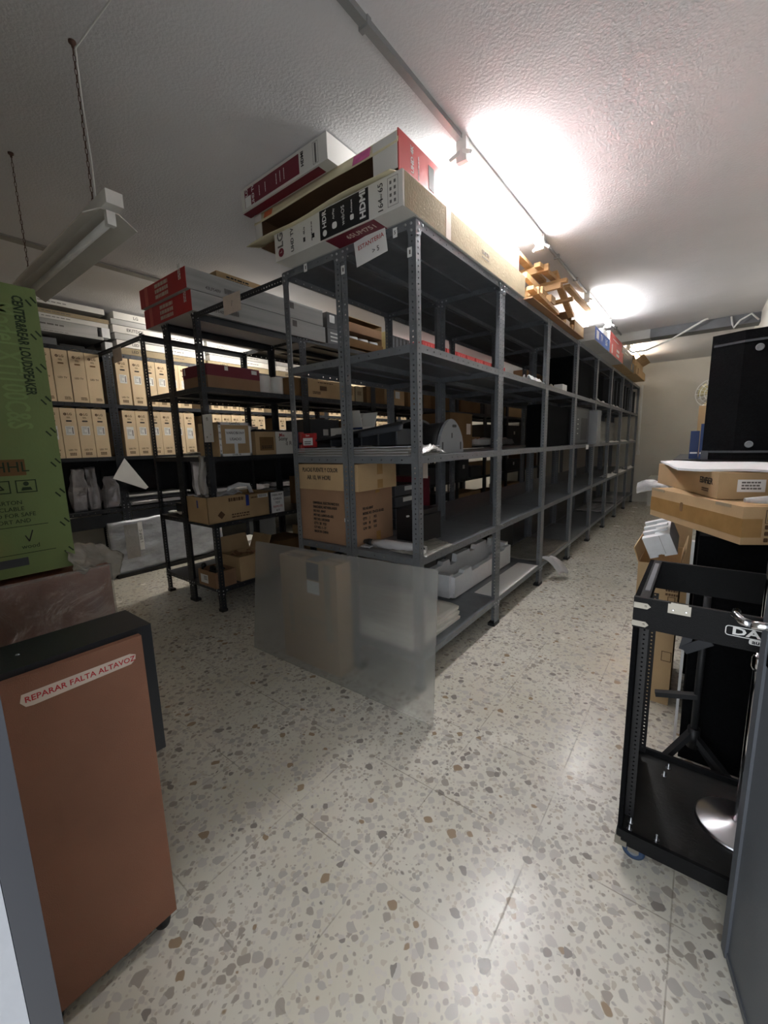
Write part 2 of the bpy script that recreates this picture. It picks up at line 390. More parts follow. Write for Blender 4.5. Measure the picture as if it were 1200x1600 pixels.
def frame(loc, X, Y, sx=1.0):
    X = Vector(X).normalized(); Y = Vector(Y).normalized(); Z = X.cross(Y)
    T = Matrix((X, Y, Z)).transposed().to_4x4(); T.translation = Vector(loc)
    return T @ Matrix.Scale(sx, 4, (1, 0, 0)) if sx != 1.0 else T
def text(parent, s, size, loc, X, Y, mt, name='lettering', bold=0.0, align='CENTER', sx=1.0):
    return link(name, text_mesh(s, size, mt, bold, align), parent, T=frame(loc, X, Y, sx))
def plate(parent, name, w, h, loc, X, Y, mt, t=0.0006, r=0.0, label=None):
    """thin printed patch/sticker centred at loc"""
    mb = MB()
    if r:
        pts = []
        for cx, cy, a0 in ((w/2-r, h/2-r, 0), (-w/2+r, h/2-r, 90), (-w/2+r, -h/2+r, 180), (w/2-r, -h/2+r, 270)):
            for k in range(5): a = math.radians(a0+k*22.5); pts.append((cx+r*math.cos(a), cy+r*math.sin(a)))
        mb.prism(pts, t)
    else: mb.box(-w/2, w/2, -h/2, h/2, 0, t)
    o = link(name, mb.mesh(name, mt), parent, T=frame(loc, X, Y))
    if label: o['label'] = label
    return o
def outline(parent, name, w, h, loc, X, Y, mt, lw=0.002, t=0.0006):
    mb = MB()
    mb.box(-w/2, w/2, h/2-lw, h/2, 0, t).box(-w/2, w/2, -h/2, -h/2+lw, 0, t).box(-w/2, -w/2+lw, -h/2, h/2, 0, t).box(w/2-lw, w/2, -h/2, h/2, 0, t)
    return link(name, mb.mesh(name, mt), parent, T=frame(loc, X, Y))
NX, NY, PX = (-1, 0, 0), (0, -1, 0), (1, 0, 0)
# frames for lettering: on a face looking to -y: X=+x, Y=+z; on a face looking to +x: X=+y, Y=+z
FY = ((1, 0, 0), (0, 0, 1)); FX = ((0, 1, 0), (0, 0, 1)); FYV = ((0, 0, 1), (-1, 0, 0)); FXV = ((0, 0, 1), (0, -1, 0))
ORD = ['first', 'second', 'third', 'fourth', 'fifth', 'sixth', 'seventh', 'eighth', 'ninth', 'tenth', 'eleventh', 'twelfth']

# ---------------------------------------------------------------- the room
XL, XR, YF, YB, H = -4.35, 1.49, -1.62, 8.10, 2.70
structure('floor', MB().box(XL-.1, XR+.1, -2.9, YB+.1, -0.1, 0), M['terrazzo'])
structure('ceiling', MB().box(XL-.1, XR+.1, YF-.15, YB+.1, H, H+0.1), M['ceiling'])
structure('wall_left', MB().box(XL-.12, XL, YF-.15, YB+.1, 0, H), M['wall'])
structure('wall_right', MB().box(XR, XR+.12, YF-.15, YB+.1, 0, H), M['wall'])
structure('wall_back', MB().box(XL, XR, YB, YB+.12, 0, H), M['wall'])
structure('wall_front', MB().box(XL, 0.605, YF-.15, YF, 0, H).box(0.605, XR, YF-.15, YF, 2.12, H), M['wall'])
structure('trim_1', MB().box(-2.70, -2.625, YF, YB, H-0.012, H), M['trimgrey'])
# doorway: dark jamb lining at the corner of the front wall
structure('trim_2', MB().box(0.606, 0.648, YF-.020, YF+.0, 0, 2.12), M['jamb'])
structure('trim_3', MB().box(0.606, 0.645, YF-.15, YF-.0205, 0, 2.12), plaster('reveal_paint', (150, 152, 156), 0.2, 40))
# duct across the ceiling
mb = MB(); mb.use(M['beam_grey']).box(0.40, XR, 5.06, 5.30, H-0.11, H); mb.use(M['beam_pale']).box(-0.10, 0.40, 5.05, 5.31, H-0.115, H)
structure('trim_4', mb, None)

# door leaf, opened into the room
hx, hy = 1.452, -1.575; ex, ey = 1.215, -0.489
ang = math.atan2(ey-hy, ex-hx); DL = math.hypot(ex-hx, ey-hy)
door = link('door_1', None); door.location = (hx, hy, 0); door.rotation_euler = (0, 0, ang); door['kind'] = 'structure'
# local +y (after rotation by ang) points towards -x: the side the camera sees
mb = MB(); mb.box(0, DL, -0.04, 0.0, 0.012, 2.05); mb.box(DL-0.028, DL, 0.0, 0.006, 0.012, 2.05); mb.box(0, DL, 0, 0.003, 0.012, 0.03)
part('door_leaf', mb, M['door'], door)
mb = MB(); mb.lathe([(0.012, 0), (0.012, 0.004), (0.009, 0.02), (0.009, 0.045)], 16, frame((DL-0.055, 0.0, 0.895), (0, 0, 1), (1, 0, 0)))
mb.tube([(DL-0.055, 0.042, 0.895), (DL-0.045, 0.055, 0.897), (DL-0.02, 0.060, 0.899), (DL+0.012, 0.05, 0.897)], 0.009, 10)
mb.box(DL-0.075, DL-0.035, 0.0, 0.004, 0.80, 0.94)
part('door_handle', mb, M['chrome'], door)

# ---------------------------------------------------------------- ceiling lights
def fixture(x, y0, y1, label, tubemat, drop=0.0, group='ceiling fluorescent battens'):
    t = thing('ceiling_light', label, 'ceiling light', (x, y0, H), 0, group)
    Ln = y1-y0
    mb = MB().box(-0.022, 0.022, 0.02, Ln-0.02, -0.035-drop*.5, 0.0)
    part('batten', mb, M['lampshade'], t)
    for yy in (0.0, Ln):
        s = 1 if yy == 0 else -1
        mb = MB().box(-0.026, 0.026, yy, yy+s*0.03, -0.10-drop, 0.0).bar((0, yy+s*.01, -0.05), (0.055, yy-s*.01, -0.085), .014, .016).bar((0, yy+s*.01, -0.05), (-0.055, yy-s*.01, -0.085), .014, .016)
        part('end_holder', mb, M['plastic_white'], t)
    mb = MB().tube([(0, 0.03, -0.075-drop), (0, Ln-0.03, -0.075-drop)], 0.013, 8)
    part('tube', mb, tubemat, t)
    return t
fixture(0.06, 0.31, 1.52, 'bare fluorescent tube on the ceiling above the near boxes of the central rack', M['tube'])
fixture(0.06, 2.95, 4.15, 'bare fluorescent tube on the ceiling beyond the pile of wooden battens', M['tube'])
fixture(0.06, 5.75, 6.95, 'bare fluorescent tube on the ceiling behind the grey duct', M['tube_warm'])
fixture(-3.02, 0.62, 1.82, 'bare fluorescent tube over the left aisle behind the red and white boxes', M['tube_warm'], .05)
fixture(-3.02, 3.1, 4.3, 'second bare fluorescent tube over the left aisle, hidden behind the rack', M['tube_warm'], .05)
fixture(-3.02, 5.7, 6.9, 'farthest bare fluorescent tube over the left aisle', M['tube_warm'], .05)
# conduit along the ceiling
t = thing('cable_conduit', 'thin grey cable conduit running along the ceiling between the tubes', 'conduit', (0.06, 0, H))
part('conduit_run', MB().box(-.015, .015, -1.55, 0.29, -.022, 0), M['conduit'], t)
part('conduit_run', MB().tube([(0, 1.54, -.014), (0, 2.93, -.014)], 0.011, 8), M['conduit'], t)
part('conduit_run', MB().tube([(0, 4.17, -.014), (0, 5.05, -.014)], 0.011, 8), M['conduit'], t)
for y in (-1.1, -.4, 1.9, 2.5, 4.6): part('conduit_clip', MB().box(-.02, .02, y, y+.02, -.03, 0), M['conduit'], t)
# loose cable hanging below the duct
pts = [(0.05, 5.6, 2.60), (0.16, 5.45, 2.50), (0.35, 5.25, 2.47), (0.62, 5.05, 2.52), (0.80, 4.98, 2.60), (0.95, 4.97, 2.68), (1.0, 4.97, 2.698)]
tag(part('loose_cable', MB().tube(pts, 0.012, 8), M['plastic_white'], None), 'white cable looping from the ceiling under the grey duct', 'cable')
tag(part('loose_cable', MB().tube([(1.22, 5.04, 2.69), (1.235, 5.03, 2.60), (1.25, 5.0, 2.55), (1.30, 4.98, 2.62), (1.40, 5.0, 2.68), (1.47, 5.0, 2.60)], 0.010, 8), M['plastic_white'], None), 'short white cable on the grey duct near the right wall', 'cable')

# hanging fluorescent reflector, switched off
t = thing('hanging_light', 'unlit fluorescent light with white angled reflector hanging on chains', 'hanging light', (-0.62, -0.975, 2.12))
mb = MB()
prof = [(-0.085, -0.035), (-0.028, 0.0), (0.028, 0.0), (0.085, -0.035), (0.087, -0.033), (0.03, 0.0035), (-0.03, 0.0035), (-0.087, -0.033)]
mb.prism([(a, b) for a, b in prof], 1.13, frame((-1.15, 0, 0.0), (0, 1, 0), (0, 0, 1)))
part('reflector', mb, M['lampshade'], t)
part('ballast_housing', MB().box(-1.15, 0.03, -0.027, 0.027, 0.004, 0.048).bevel(0.003), M['plastic_white'], t)
part('tube_holder', MB().box(-0.035, -0.012, -0.014, 0.014, -0.045, 0.0).bevel(0.004), M['plastic_white'], t)
part('tube_holder', MB().box(-1.13, -1.10, -0.014, 0.014, -0.045, 0.0).bevel(0.004), M['plastic_white'], t)
part('unlit_tube', MB().tube([(-0.035, 0, -0.028), (-1.11, 0, -0.028)], 0.013, 12), M['plastic_white'], t)
def chain(x0, z0, x1, z1):
    mb = MB(); n = 26; a = Vector((x0, 0, z0)); b = Vector((x1, 0, z1))
    for i in range(n):
        p = a.lerp(b, (i+.5)/n); d = (b-a)/n*0.62
        o = Vector((0.0035, 0, 0)) if i % 2 else Vector((0, 0.0035, 0))
        mb.tube([p-d+o*0, p-d*.6+o, p+d*.6+o, p+d, p+d*.6-o, p-d*.6-o, p-d], 0.0013, 4, cap=False)
    mb.lathe([(0.012, 0), (0.012, 0.006), (0.005, 0.012), (0.004, 0.02)], 12, frame((x0, 0, z0), (1, 0, 0), (0, -1, 0)))
    return mb
part('chain', chain(-0.155, H-2.12, -0.15, 0.045), M['chain'], t)
part('chain', chain(-1.02, H-2.12, -1.02, 0.045), M['chain'], t)
part('supply_cable', MB().tube([(-0.14, 0.006, 0.05), (-0.145, 0.010, 0.2), (-0.15, 0.006, 0.4), (-0.155, 0.008, 0.565), (0.15, 0.03, 0.574), (0.55, 0.07, 0.574), (0.70, 0.09, 0.574)], 0.003, 6), M['plastic_white'], t)

# ---------------------------------------------------------------- perforated shelving
LV = [2.25, 1.73, 1.215, 0.703, 0.177]
def perf(mb, o, u, v, n, W_, length, cells, r=0.0045, t=0.0016, cols=1, skip=None):
    """strip of width W_ along u and length along v with one column of 8-sided holes; o = corner, n = thickness direction"""
    o = Vector(o); u = Vector(u); v = Vector(v); n = Vector(n)*t
    p = length/cells; bm = mb.bm; cur = mb.cur
    def ring(c, off):
        return [bm.verts.new(c+u*(r*math.cos(PI/8+k*PI/4))+v*(r*math.sin(PI/8+k*PI/4))+off) for k in range(8)]
    grid = {}
    def gv(a, b, side):
        k = (round(a, 5), round(b, 5), side)
        if k not in grid: grid[k] = bm.verts.new(o+u*a+v*b+(n if side else Vector((0, 0, 0))))
        return grid[k]
    cw = W_/cols
    for i in range(cells):
        for c in range(cols):
            a0, a1, b0, b1 = c*cw, (c+1)*cw, i*p, (i+1)*p
            ctr = o+u*((a0+a1)/2)+v*((b0+b1)/2)
            R = []
            for side in (0, 1):
                q = ring(ctr, n if side else Vector((0, 0, 0))); R.append(q)
                c4 = [gv(a1, b1, side), gv(a0, b1, side), gv(a0, b0, side), gv(a1, b0, side)]
                # octagon points: k=0,1 lie in first quadrant ...
                fs = [[c4[0], q[1], q[0]], [c4[0], c4[1], q[2], q[1]], [c4[1], q[3], q[2]], [c4[1], c4[2], q[4], q[3]],
                      [c4[2], q[5], q[4]], [c4[2], c4[3], q[6], q[5]], [c4[3], q[7], q[6]], [c4[3], c4[0], q[0], q[7]]]
                for f in fs: mb._f(f if side else f[::-1])
            for k in range(8): mb._f([R[0][k], R[0][(k+1) % 8], R[1][(k+1) % 8], R[1][k]])
        for a in (0, W_):
            mb._f([gv(a, i*p, 0), gv(a, (i+1)*p, 0), gv(a, (i+1)*p, 1), gv(a, i*p, 1)])
    for b in (0, length):
        for c in range(cols):
            mb._f([gv(c*cw, b, 0), gv((c+1)*cw, b, 0), gv((c+1)*cw, b, 1), gv(c*cw, b, 1)])
    return mb

def post_mesh(top, mt):
    mb = MB().use(mt); z0 = 0.012; n = int(round((top-z0)/0.025))
    perf(mb, (0, 0, z0), (1, 0, 0), (0, 0, 1), (0, 1, 0), 0.040, top-z0, n)
    perf(mb, (0, 0, z0), (0, 1, 0), (0, 0, 1), (1, 0, 0), 0.040, top-z0, n)
    me = mb.mesh('post'); return me
def foot_mesh():
    return MB().box(-0.004, 0.046, -0.004, 0.046, 0, 0.022).bevel(0.003).mesh('foot', M['foot'])
def shelf_mesh(wx, wy, mt):
    mb = MB().use(mt); g = 0.0025; h = 0.034; t = 0.0012
    mb.box(g, wx-g, g, wy-g, -t, 0)
    def rim(o, u, length, n):
        perf(mb, o, (0, 0, -1), u, n, h, length, max(6, int(length/0.062)), 0.0038, 0.0012)
    rim((g, g, -t), (1, 0, 0), wx-2*g, (0, 1, 0)); rim((g, wy-g-0.0012, -t), (1, 0, 0), wx-2*g, (0, 1, 0))
    rim((g, g, -t), (0, 1, 0), wy-2*g, (1, 0, 0)); rim((wx-g-0.0012, g, -t), (0, 1, 0), wy-2*g, (1, 0, 0))
    # folded return lips
    for a in ((g, wx-g, g, g+0.014), (g, wx-g, wy-g-0.014, wy-g), (g, g+0.014, g, wy-g), (wx-g-0.014, wx-g, g, wy-g)):
        mb.box(*a, -h-t-0.0012, -h-t)
    # stiffening rib
    mb.box(wx*0.5-0.02, wx*0.5+0.02, g+.01, wy-g-.01, -0.012, -t)
    return mb.mesh('shelf')
def bracket_mesh(mt):
    mb = MB().use(mt)
    tri = [(0, 0), (0.062, 0), (0.062, -0.012), (0.046, -0.03), (0.04, -0.055), (0, -0.062)]
    mb.prism(tri, 0.0015, frame((0, -0.0016, 0), (1, 0, 0), (0, 0, 1)))
    mb.prism(tri, 0.0015, frame((-0.0001, 0, 0), (0, 1, 0), (0, 0, 1)))
    mb.use(M['bolt'])
    for (a, b) in ((0.02, -0.014), (0.052, -0.012), (0.02, -0.042)):
        mb.lathe([(0.006, 0), (0.006, 0.003), (0.003, 0.0045)], 8, frame((a, -0.0031, b), (1, 0, 0), (0, 0, 1)))
        mb.lathe([(0.006, 0), (0.006, 0.003), (0.003, 0.0045)], 8, frame((-0.0016, a, b), (0, 0, 1), (0, 1, 0)))
    return mb.mesh('corner_bracket')
MT = {}
for key, mt in (('s', M['steel']), ('d', M['steel_dark'])):
    MT['post'+key] = post_mesh(2.262, mt); MT['br'+key] = bracket_mesh(mt)
MT['foot'] = foot_mesh()
def unit(x0, y0, wx, wy, label, group, key='s', levels=LV, beams_only=(), skirt=None):
    t = thing('shelving_unit', label, 'shelving', (x0, y0, 0), 0, group)
    kk = ('shelf', round(wx, 3), round(wy, 3), key)
    if kk not in MT: MT[kk] = shelf_mesh(wx, wy, M['steel'] if key == 's' else M['steel_dark'])
    for cx, cy, rz in ((0, 0, 0), (wx, 0, PI/2), (wx, wy, PI), (0, wy, -PI/2)):
        T = Matrix.Translation((cx, cy, 0)) @ Matrix.Rotation(rz, 4, 'Z')
        p = link('post', MT['post'+key], t, T=T)
        link('foot', MT['foot'], p)
        for z in (levels[0]+0.010, levels[-1]+0.010 if len(levels) > 4 else 0.75):
            link('corner_bracket', MT['br'+key], t, T=Matrix.Translation((cx, cy, z)) @ Matrix.Rotation(rz, 4, 'Z'))
    for i, z in enumerate(levels):
        if i in beams_only:
            mb = MB()
            for xx in (0.003, wx-0.005): mb.box(xx, xx+0.002, 0.002, wy-.002, z-0.045, z)
            for xx in (0.003, wx-0.043): mb.box(xx, xx+0.04, 0.002, wy-.002, z-0.002, z)
            part('beam_pair', mb, M['steel'] if key == 's' else M['steel_dark'], t); continue
        link('shelf', MT[kk], t, loc=(0, 0, z+0.016))
    if skirt:
        part('back_panel', MB().box(.004, .006, 0.0, wy, 0.66, levels[2]), M['steel_dark'], t)
        part('apron_panel', MB().box(wx-0.006, wx-0.003, 0.05, wy-0.05, skirt[0], skirt[1]), M['steel_dark'], t)
    return t
AX = [(-0.45, 'right-hand'), (-0.90, 'left-hand')]
place = ['nearest', 'second', 'third', 'fourth', 'fifth', 'sixth', 'seventh', 'last']
for i in range(8):
    unit(-0.45, i*1.0, 0.45, 1.0, f'grey perforated steel shelving bay, {place[i]} along the open right side of the central rack', 'central rack bays on the open aisle')
for i in range(8):
    unit(-0.90, i*1.0, 0.448, 1.0, f'grey perforated steel shelving bay, {place[i]} along the hidden left side of the central rack', 'central rack bays on the inner aisle')
for i in range(8):
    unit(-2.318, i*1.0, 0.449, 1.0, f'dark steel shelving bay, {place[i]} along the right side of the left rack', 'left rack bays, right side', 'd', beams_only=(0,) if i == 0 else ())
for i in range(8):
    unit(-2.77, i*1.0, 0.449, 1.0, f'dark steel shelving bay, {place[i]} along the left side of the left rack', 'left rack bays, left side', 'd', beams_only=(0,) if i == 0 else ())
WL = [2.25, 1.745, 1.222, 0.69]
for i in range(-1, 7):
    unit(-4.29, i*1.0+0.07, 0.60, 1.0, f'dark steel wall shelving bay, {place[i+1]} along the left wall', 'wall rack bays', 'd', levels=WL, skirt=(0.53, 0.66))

# tie bars across the aisles at the top
def tie(x0, x1, label):
    mb = MB().use(M['steel_dark'])
    perf(mb, (x0, -0.004, 2.205), (0, 0, 1), (1, 0, 0), (0, 1, 0), 0.04, x1-x0, int((x1-x0)/0.025))
    perf(mb, (x0, -0.004, 2.245), (0, 1, 0), (1, 0, 0), (0, 0, -1), 0.035, x1-x0, int((x1-x0)/0.025))
    return tag(part('tie_bar', mb, None, None), label, 'tie bar', 'perforated bars bridging the aisles')
tie(-1.868, -0.902, 'perforated steel bar bridging from the central rack to the left rack')
tie(-3.69, -2.772, 'perforated steel bar bridging from the left rack to the wall rack')

# ---------------------------------------------------------------- signs on the racks
def sign(label, x, z, w, h, lines, y=-0.006, tilt=0.0, mt=None, bar=False):
    t = thing('paper_sign', label, 'sign', (x, y, z)); t.rotation_euler = (0, tilt, 0)
    part('paper', MB().box(-w/2, w/2, -0.001, 0.0, -h/2, h/2), mt or M['white'], t)
    for s, size, dx, dz, ink in lines:
        text(t, s, size, (dx, -0.0016, dz), *FY, ink)
    return t
sign('white paper sign with red and black handwriting under the near box', -0.245, 2.212, 0.19, 0.115, [('ESTANTERIA', 0.028, 0.005, 0.02, M['ink_red']), ('> 5', 0.032, 0.03, -0.025, M['ink'])], y=-0.012, tilt=-0.12)
sign('small grey paper sign on the bar between the central and left racks', -1.39, 2.205, 0.19, 0.115, [('/', 0.05, 0, 0, M['ink_grey'])], y=-0.012, tilt=0.0, mt=M['tape_w'])
sign('small grey paper sign on the bar towards the wall rack', -3.225, 2.155, 0.19, 0.12, [('/', 0.05, 0, 0, M['ink_grey'])], y=-0.012, mt=M['tape_w'])
sign('tall white sign with a headphone drawing taped to the left rack post', -1.81, 1.44, 0.125, 0.20, [('o', 0.03, -0.02, -0.06, M['ink']), ('.', 0.06, 0.03, -0.03, M['ink_red']), ('n', 0.05, 0.0, 0.07, M['ink'])], y=-0.012)
for (x, z, s, lab) in ((-0.028, 2.13, '', 'small white tag on the corner post of the central rack'), (-0.43, 2.16, '', 'small white tag on the middle post of the central rack'), (-0.105, 2.232, '5', 'small white number tag on the rack edge beside the sign'), (-0.70, 2.24, '', 'small white tag on the left rack edge of the central rack')):
    t = thing('shelf_tag', lab, 'tag', (x, -0.006, z))
    part('card', MB().box(-0.012, 0.012, -0.001, 0, -0.02, 0.02), M['white'], t)
    if s: text(t, s, 0.022, (0, -0.0016, 0), *FY, M['ink'])
    else: plate(t, 'dark_mark', .008, .018, (.002, -.0014, 0), *FY, M['ink_grey'])

# ---------------------------------------------------------------- cartons
def carton(name, label, x0, x1, y0, y1, z0, z1, mt, cat='box', group=None, rz=0.0, tape=None, seam=True, name_body='carton_body', bev=0.003, flaps=0):
    """closed box with its parts; local origin at (x0,y0,z0) corner base centre"""
    cx, cy = (x0+x1)/2, (y0+y1)/2; w, d, h = x1-x0, y1-y0, z1-z0
    t = thing(name, label, cat, (cx, cy, z0), rz, group)
    part(name_body, MB().box(-w/2, w/2, -d/2, d/2, 0, h).bevel(bev, 1), mt, t)
    if tape:
        mb = MB()
        if tape == 'y': mb.box(-0.025, 0.025, -d/2-.0006, d/2+.0006, h, h+.0006).box(-.025, .025, -d/2-.0008, -d/2, h-.07, h+.0006).box(-.025, .025, -d/2-.0008, -d/2, 0, .07)
        else: mb.box(-w/2-.0006, w/2+.0006, -0.025, 0.025, h, h+.0006).box(w/2, w/2+.0008, -.025, .025, h-.07, h+.0006).box(w/2, w/2+.0008, -.025, .025, 0, .07)
        part('packing_tape', mb, M['tape'], t)
    t['dims'] = (w, d, h)
    return t
def open_box(name, label, x0, x1, y0, y1, z0, z1, mt, cat='box', group=None, rz=0.0, flap=(1, 1, 1, 1), fl=0.12, ang=0.9):
    cx, cy = (x0+x1)/2, (y0+y1)/2; w, d, h = x1-x0, y1-y0, z1-z0
    t = thing(name, label, cat, (cx, cy, z0), rz, group); k = 0.004
    mb = MB().use(mt)
    mb.box(-w/2, w/2, -d/2, d/2, 0, k)
    mb.box(-w/2, w/2, -d/2, -d/2+k, k, h).box(-w/2, w/2, d/2-k, d/2, k, h).box(-w/2, -w/2+k, -d/2+k, d/2-k, k, h).box(w/2-k, w/2, -d/2+k, d/2-k, k, h)
    part('carton_body', mb, None, t)
    fa = [((-w/2, w/2), (0, -1, 0), -d/2), ((-w/2, w/2), (0, 1, 0), d/2), ((-d/2, d/2), (-1, 0, 0), -w/2), ((-d/2, d/2), (1, 0, 0), w/2)]
    for i, (rng, dr, off) in enumerate(fa):
        if not flap[i]: continue
        a = ang*flap[i]; D = Vector(dr); e = D*math.cos(a)+Vector((0, 0, 1))*math.sin(a)
        side = Vector((1, 0, 0)) if i < 2 else Vector((0, 1, 0))
        base = D*abs(off)+Vector((0, 0, h))
        T = Matrix((side, e, side.cross(e))).transposed().to_4x4(); T.translation = base
        part('flap', MB().box(rng[0]+.003, rng[1]-.003, 0, fl, -k/2, k/2, T), mt, t)
    return t
def lines(parent, loc, X, Y, mt, w, n, dy, size=None, seed=0):
    """a block of tiny printed lines (unreadable small print)"""
    rr = random.Random(seed); mb = MB()
    for i in range(n):
        xx = -w/2
        while xx < w/2-0.004:
            l = rr.uniform(0.004, 0.014)*(w/0.06); l = min(l, w/2-xx)
            mb.box(xx, xx+l, -i*dy-dy*0.28, -i*dy+dy*0.28, 0, 0.0005); xx += l+0.0022*(w/0.06)
    return link('small_print', mb.mesh('small_print', mt), parent, T=frame(loc, X, Y))

# --- the many television cartons on the wall rack: one of each kind, then copies
TVW, TVH, TVD = 0.122, 0.465, 0.56
def tv_carton(kind):
    t = thing('television_carton', 'x', 'television box', (0, 0, 0), 0, 'television cartons on the wall rack')
    part('carton_body', MB().box(-TVD, 0, 0, TVW, 0, TVH).bevel(0.002, 1), M['card_tv'], t)
    x = 0.0008; c = TVW/2
    mb = MB().use(M['card_pale'])
    for s in (-1, 1):
        T = frame((-0.002, c+s*0.052, TVH), (1, 0, 0), (0, -s*0.93, 0.36)); mb.box(-0.05, 0, 0, 0.054, 0, 0.002, T)
    part('top_flap', mb, None, t)
    mb = MB().use(M['ink_tv']); mb.lathe([(0.0125, 0), (0.0125, 0.0005)], 20, frame((x, c-0.024, TVH-0.055), *FX))
    mb.use(M['card_tv']); mb.box(-.0015, .001, -.006, .006, .0005, .0008, frame((x, c-0.024, TVH-0.055), *FX))
    part('round_logo', mb, None, t)
    text(t, 'LG', 0.030, (x, c+0.012, TVH-0.055), *FX, M['ink_tv'], 'brand_lettering', 0.0006)
    lines(t, (x, c, TVH-0.082), *FX, M['ink_tv'], 0.03, 2, 0.008, seed=3)
    pts = [(0.017*(1 if k < 5 else -1)+0.006*math.cos(math.radians(-90+(k if k < 5 else k-1)*45 if k < 5 else -90+(k-1)*45)), 0.006*math.sin(math.radians(-90+(k if k < 5 else k-1)*45))) for k in range(10)]
    pts = [(0.017+0.007*math.cos(math.radians(a)), 0.007*math.sin(math.radians(a))) for a in (-90, -45, 0, 45, 90)]+[(-0.017+0.007*math.cos(math.radians(a)), 0.007*math.sin(math.radians(a))) for a in (90, 135, 180, 225, 270)]
    part_o = link('hand_hole', MB().prism(pts, 0.0006).mesh('hand_hole', M['ink'] if kind != 'plain' else M['card_dark']), t, T=frame((x-.0004, c, TVH-0.118), *FX))
    if kind == 'plain':
        text(t, 'LED TV', 0.022, (x, c, TVH-0.245), *FX, M['ink_tv'], 'lettering', 0.0004)
        lines(t, (x, c+.02, 0.045), *FX, M['ink_tv'], 0.05, 3, 0.010, seed=5)
    else:
        hh = 0.085 if kind == 'short' else 0.125
        l = plate(t, 'shipping_label', 0.068, hh, (x, c-0.002, TVH-0.165-hh/2), *FX, M['white'])
        mb = MB()
        rr = random.Random(2)
        for i in range(5):
            mb.box(-0.028, -0.028+rr.uniform(.015, .04), 0.03-i*0.013, 0.0335-i*0.013, 0.0006, 0.0009)
        mb.box(0.018, 0.026, -0.03, 0.03, 0.0006, 0.0009)
        o = link('label_print', mb.mesh('label_print', M['ink_grey']), l)
        text(t, 'LED TV', 0.021, (x, c, 0.075), *FX, M['ink_tv'], 'lettering', 0.0004)
        mb = MB()
        for i in range(4):
            for j in range(2): mb.box(-0.026+i*0.0135, -0.016+i*0.0135, -0.012+j*0.014, -0.001+j*0.014, 0, 0.0005)
        link('handling_symbols', mb.mesh('handling_symbols', M['ink_tv']), t, T=frame((x, c, 0.036), *FX))
    return t
protos = {k: tv_carton(k) for k in ('plain', 'short', 'long')}
used = set()
rr = random.Random(11)
for row, z in (('upper', 1.762), ('lower', 1.239)):
    for bay in range(-1, 6):
        starts = [bay+0.005+TVW*0+0.13*0] if False else None
        if bay == -1: ys = [0.0-0.128*(k+1)+0.003 for k in range(4)][::-1]
        else: ys = [bay+0.14+0.128*k for k in range(6)]
        if bay == 0 and row == 'upper': ys = [0.135, 0.272]+[0.40+0.1235*k for k in range(4)]
        for j, y in enumerate(ys):
            kind = 'plain' if (bay == -1 and row == 'upper') else ('long' if (row == 'lower' and (j % 5 == 0)) else 'short')
            nb = place[bay+1]
            lab = f'brown television carton, {ORD[j]} from left, {row} row of the {nb} wall bay'
            loc = (-3.69+rr.uniform(-.008, .004), y, z)
            if kind not in used:
                used.add(kind); o = protos[kind]; o.location = loc; o['label'] = lab
            else: copy_thing(protos[kind], loc, lab)

# --- flat television boxes on top of the wall rack
def flat_tv(y0, y1, z0, z1, label, front='white', x1=-3.70, txt=None, dep=0.56):
    t = thing('flat_television_box', label, 'television box', (x1, y0, z0), 0, 'flat boxes on top of the wall rack')
    d = y1-y0; h = z1-z0
    part('carton_body', MB().box(-dep, 0, 0, d, 0, h).bevel(.002, 1), M['box_white'] if front == 'white' else M['box_grey'] if front == 'grey' else M['card_pale'], t)
    if txt: text(t, txt, min(0.05, h*0.6), (0.0006, d*0.22, h*.5), *FX, M['ink'], 'lettering', 0.0005)
    lines(t, (0.0006, d*0.62, h*.5), *FX, M['ink_grey'], 0.22, 1, h*.25, seed=int(y0*7+z0*10) % 50)
    return t
flat_tv(-0.98, 0.10, 2.615, 2.665, 'thin white flat box at the very top of the wall rack stack, nearest bay', txt=None)
flat_tv(-0.98, 0.13, 2.535, 2.572, 'pale beige flat box over a white one, nearest bay of the wall rack', 'beige')
flat_tv(-0.98, 0.12, 2.49, 2.533, 'white printed flat box, nearest bay of the wall rack', 'white')
flat_tv(-0.98, 0.02, 2.40, 2.488, 'grey wrapped flat box under the white ones, nearest bay of the wall rack', 'grey')
flat_tv(-0.98, 0.06, 2.372, 2.398, 'dark edged flat board bridging the nearest wall bay', 'grey', x1=-3.69)
for zz in (2.262,):
    for j, (y0, y1, h, lab) in enumerate(((-0.42, -0.30, 0.07, 'grey lump of packaging'), (-0.28, -0.08, 0.03, 'flat black tray'))):
        o = part('packaging_block', MB().box(-4.1, -3.78, y0, y1, 2.272, 2.272+h).bevel(.012), M['plastic_grey'] if j == 0 else M['black'], None)
        tag(o, lab+' lying on the nearest top shelf of the wall rack', 'packaging')
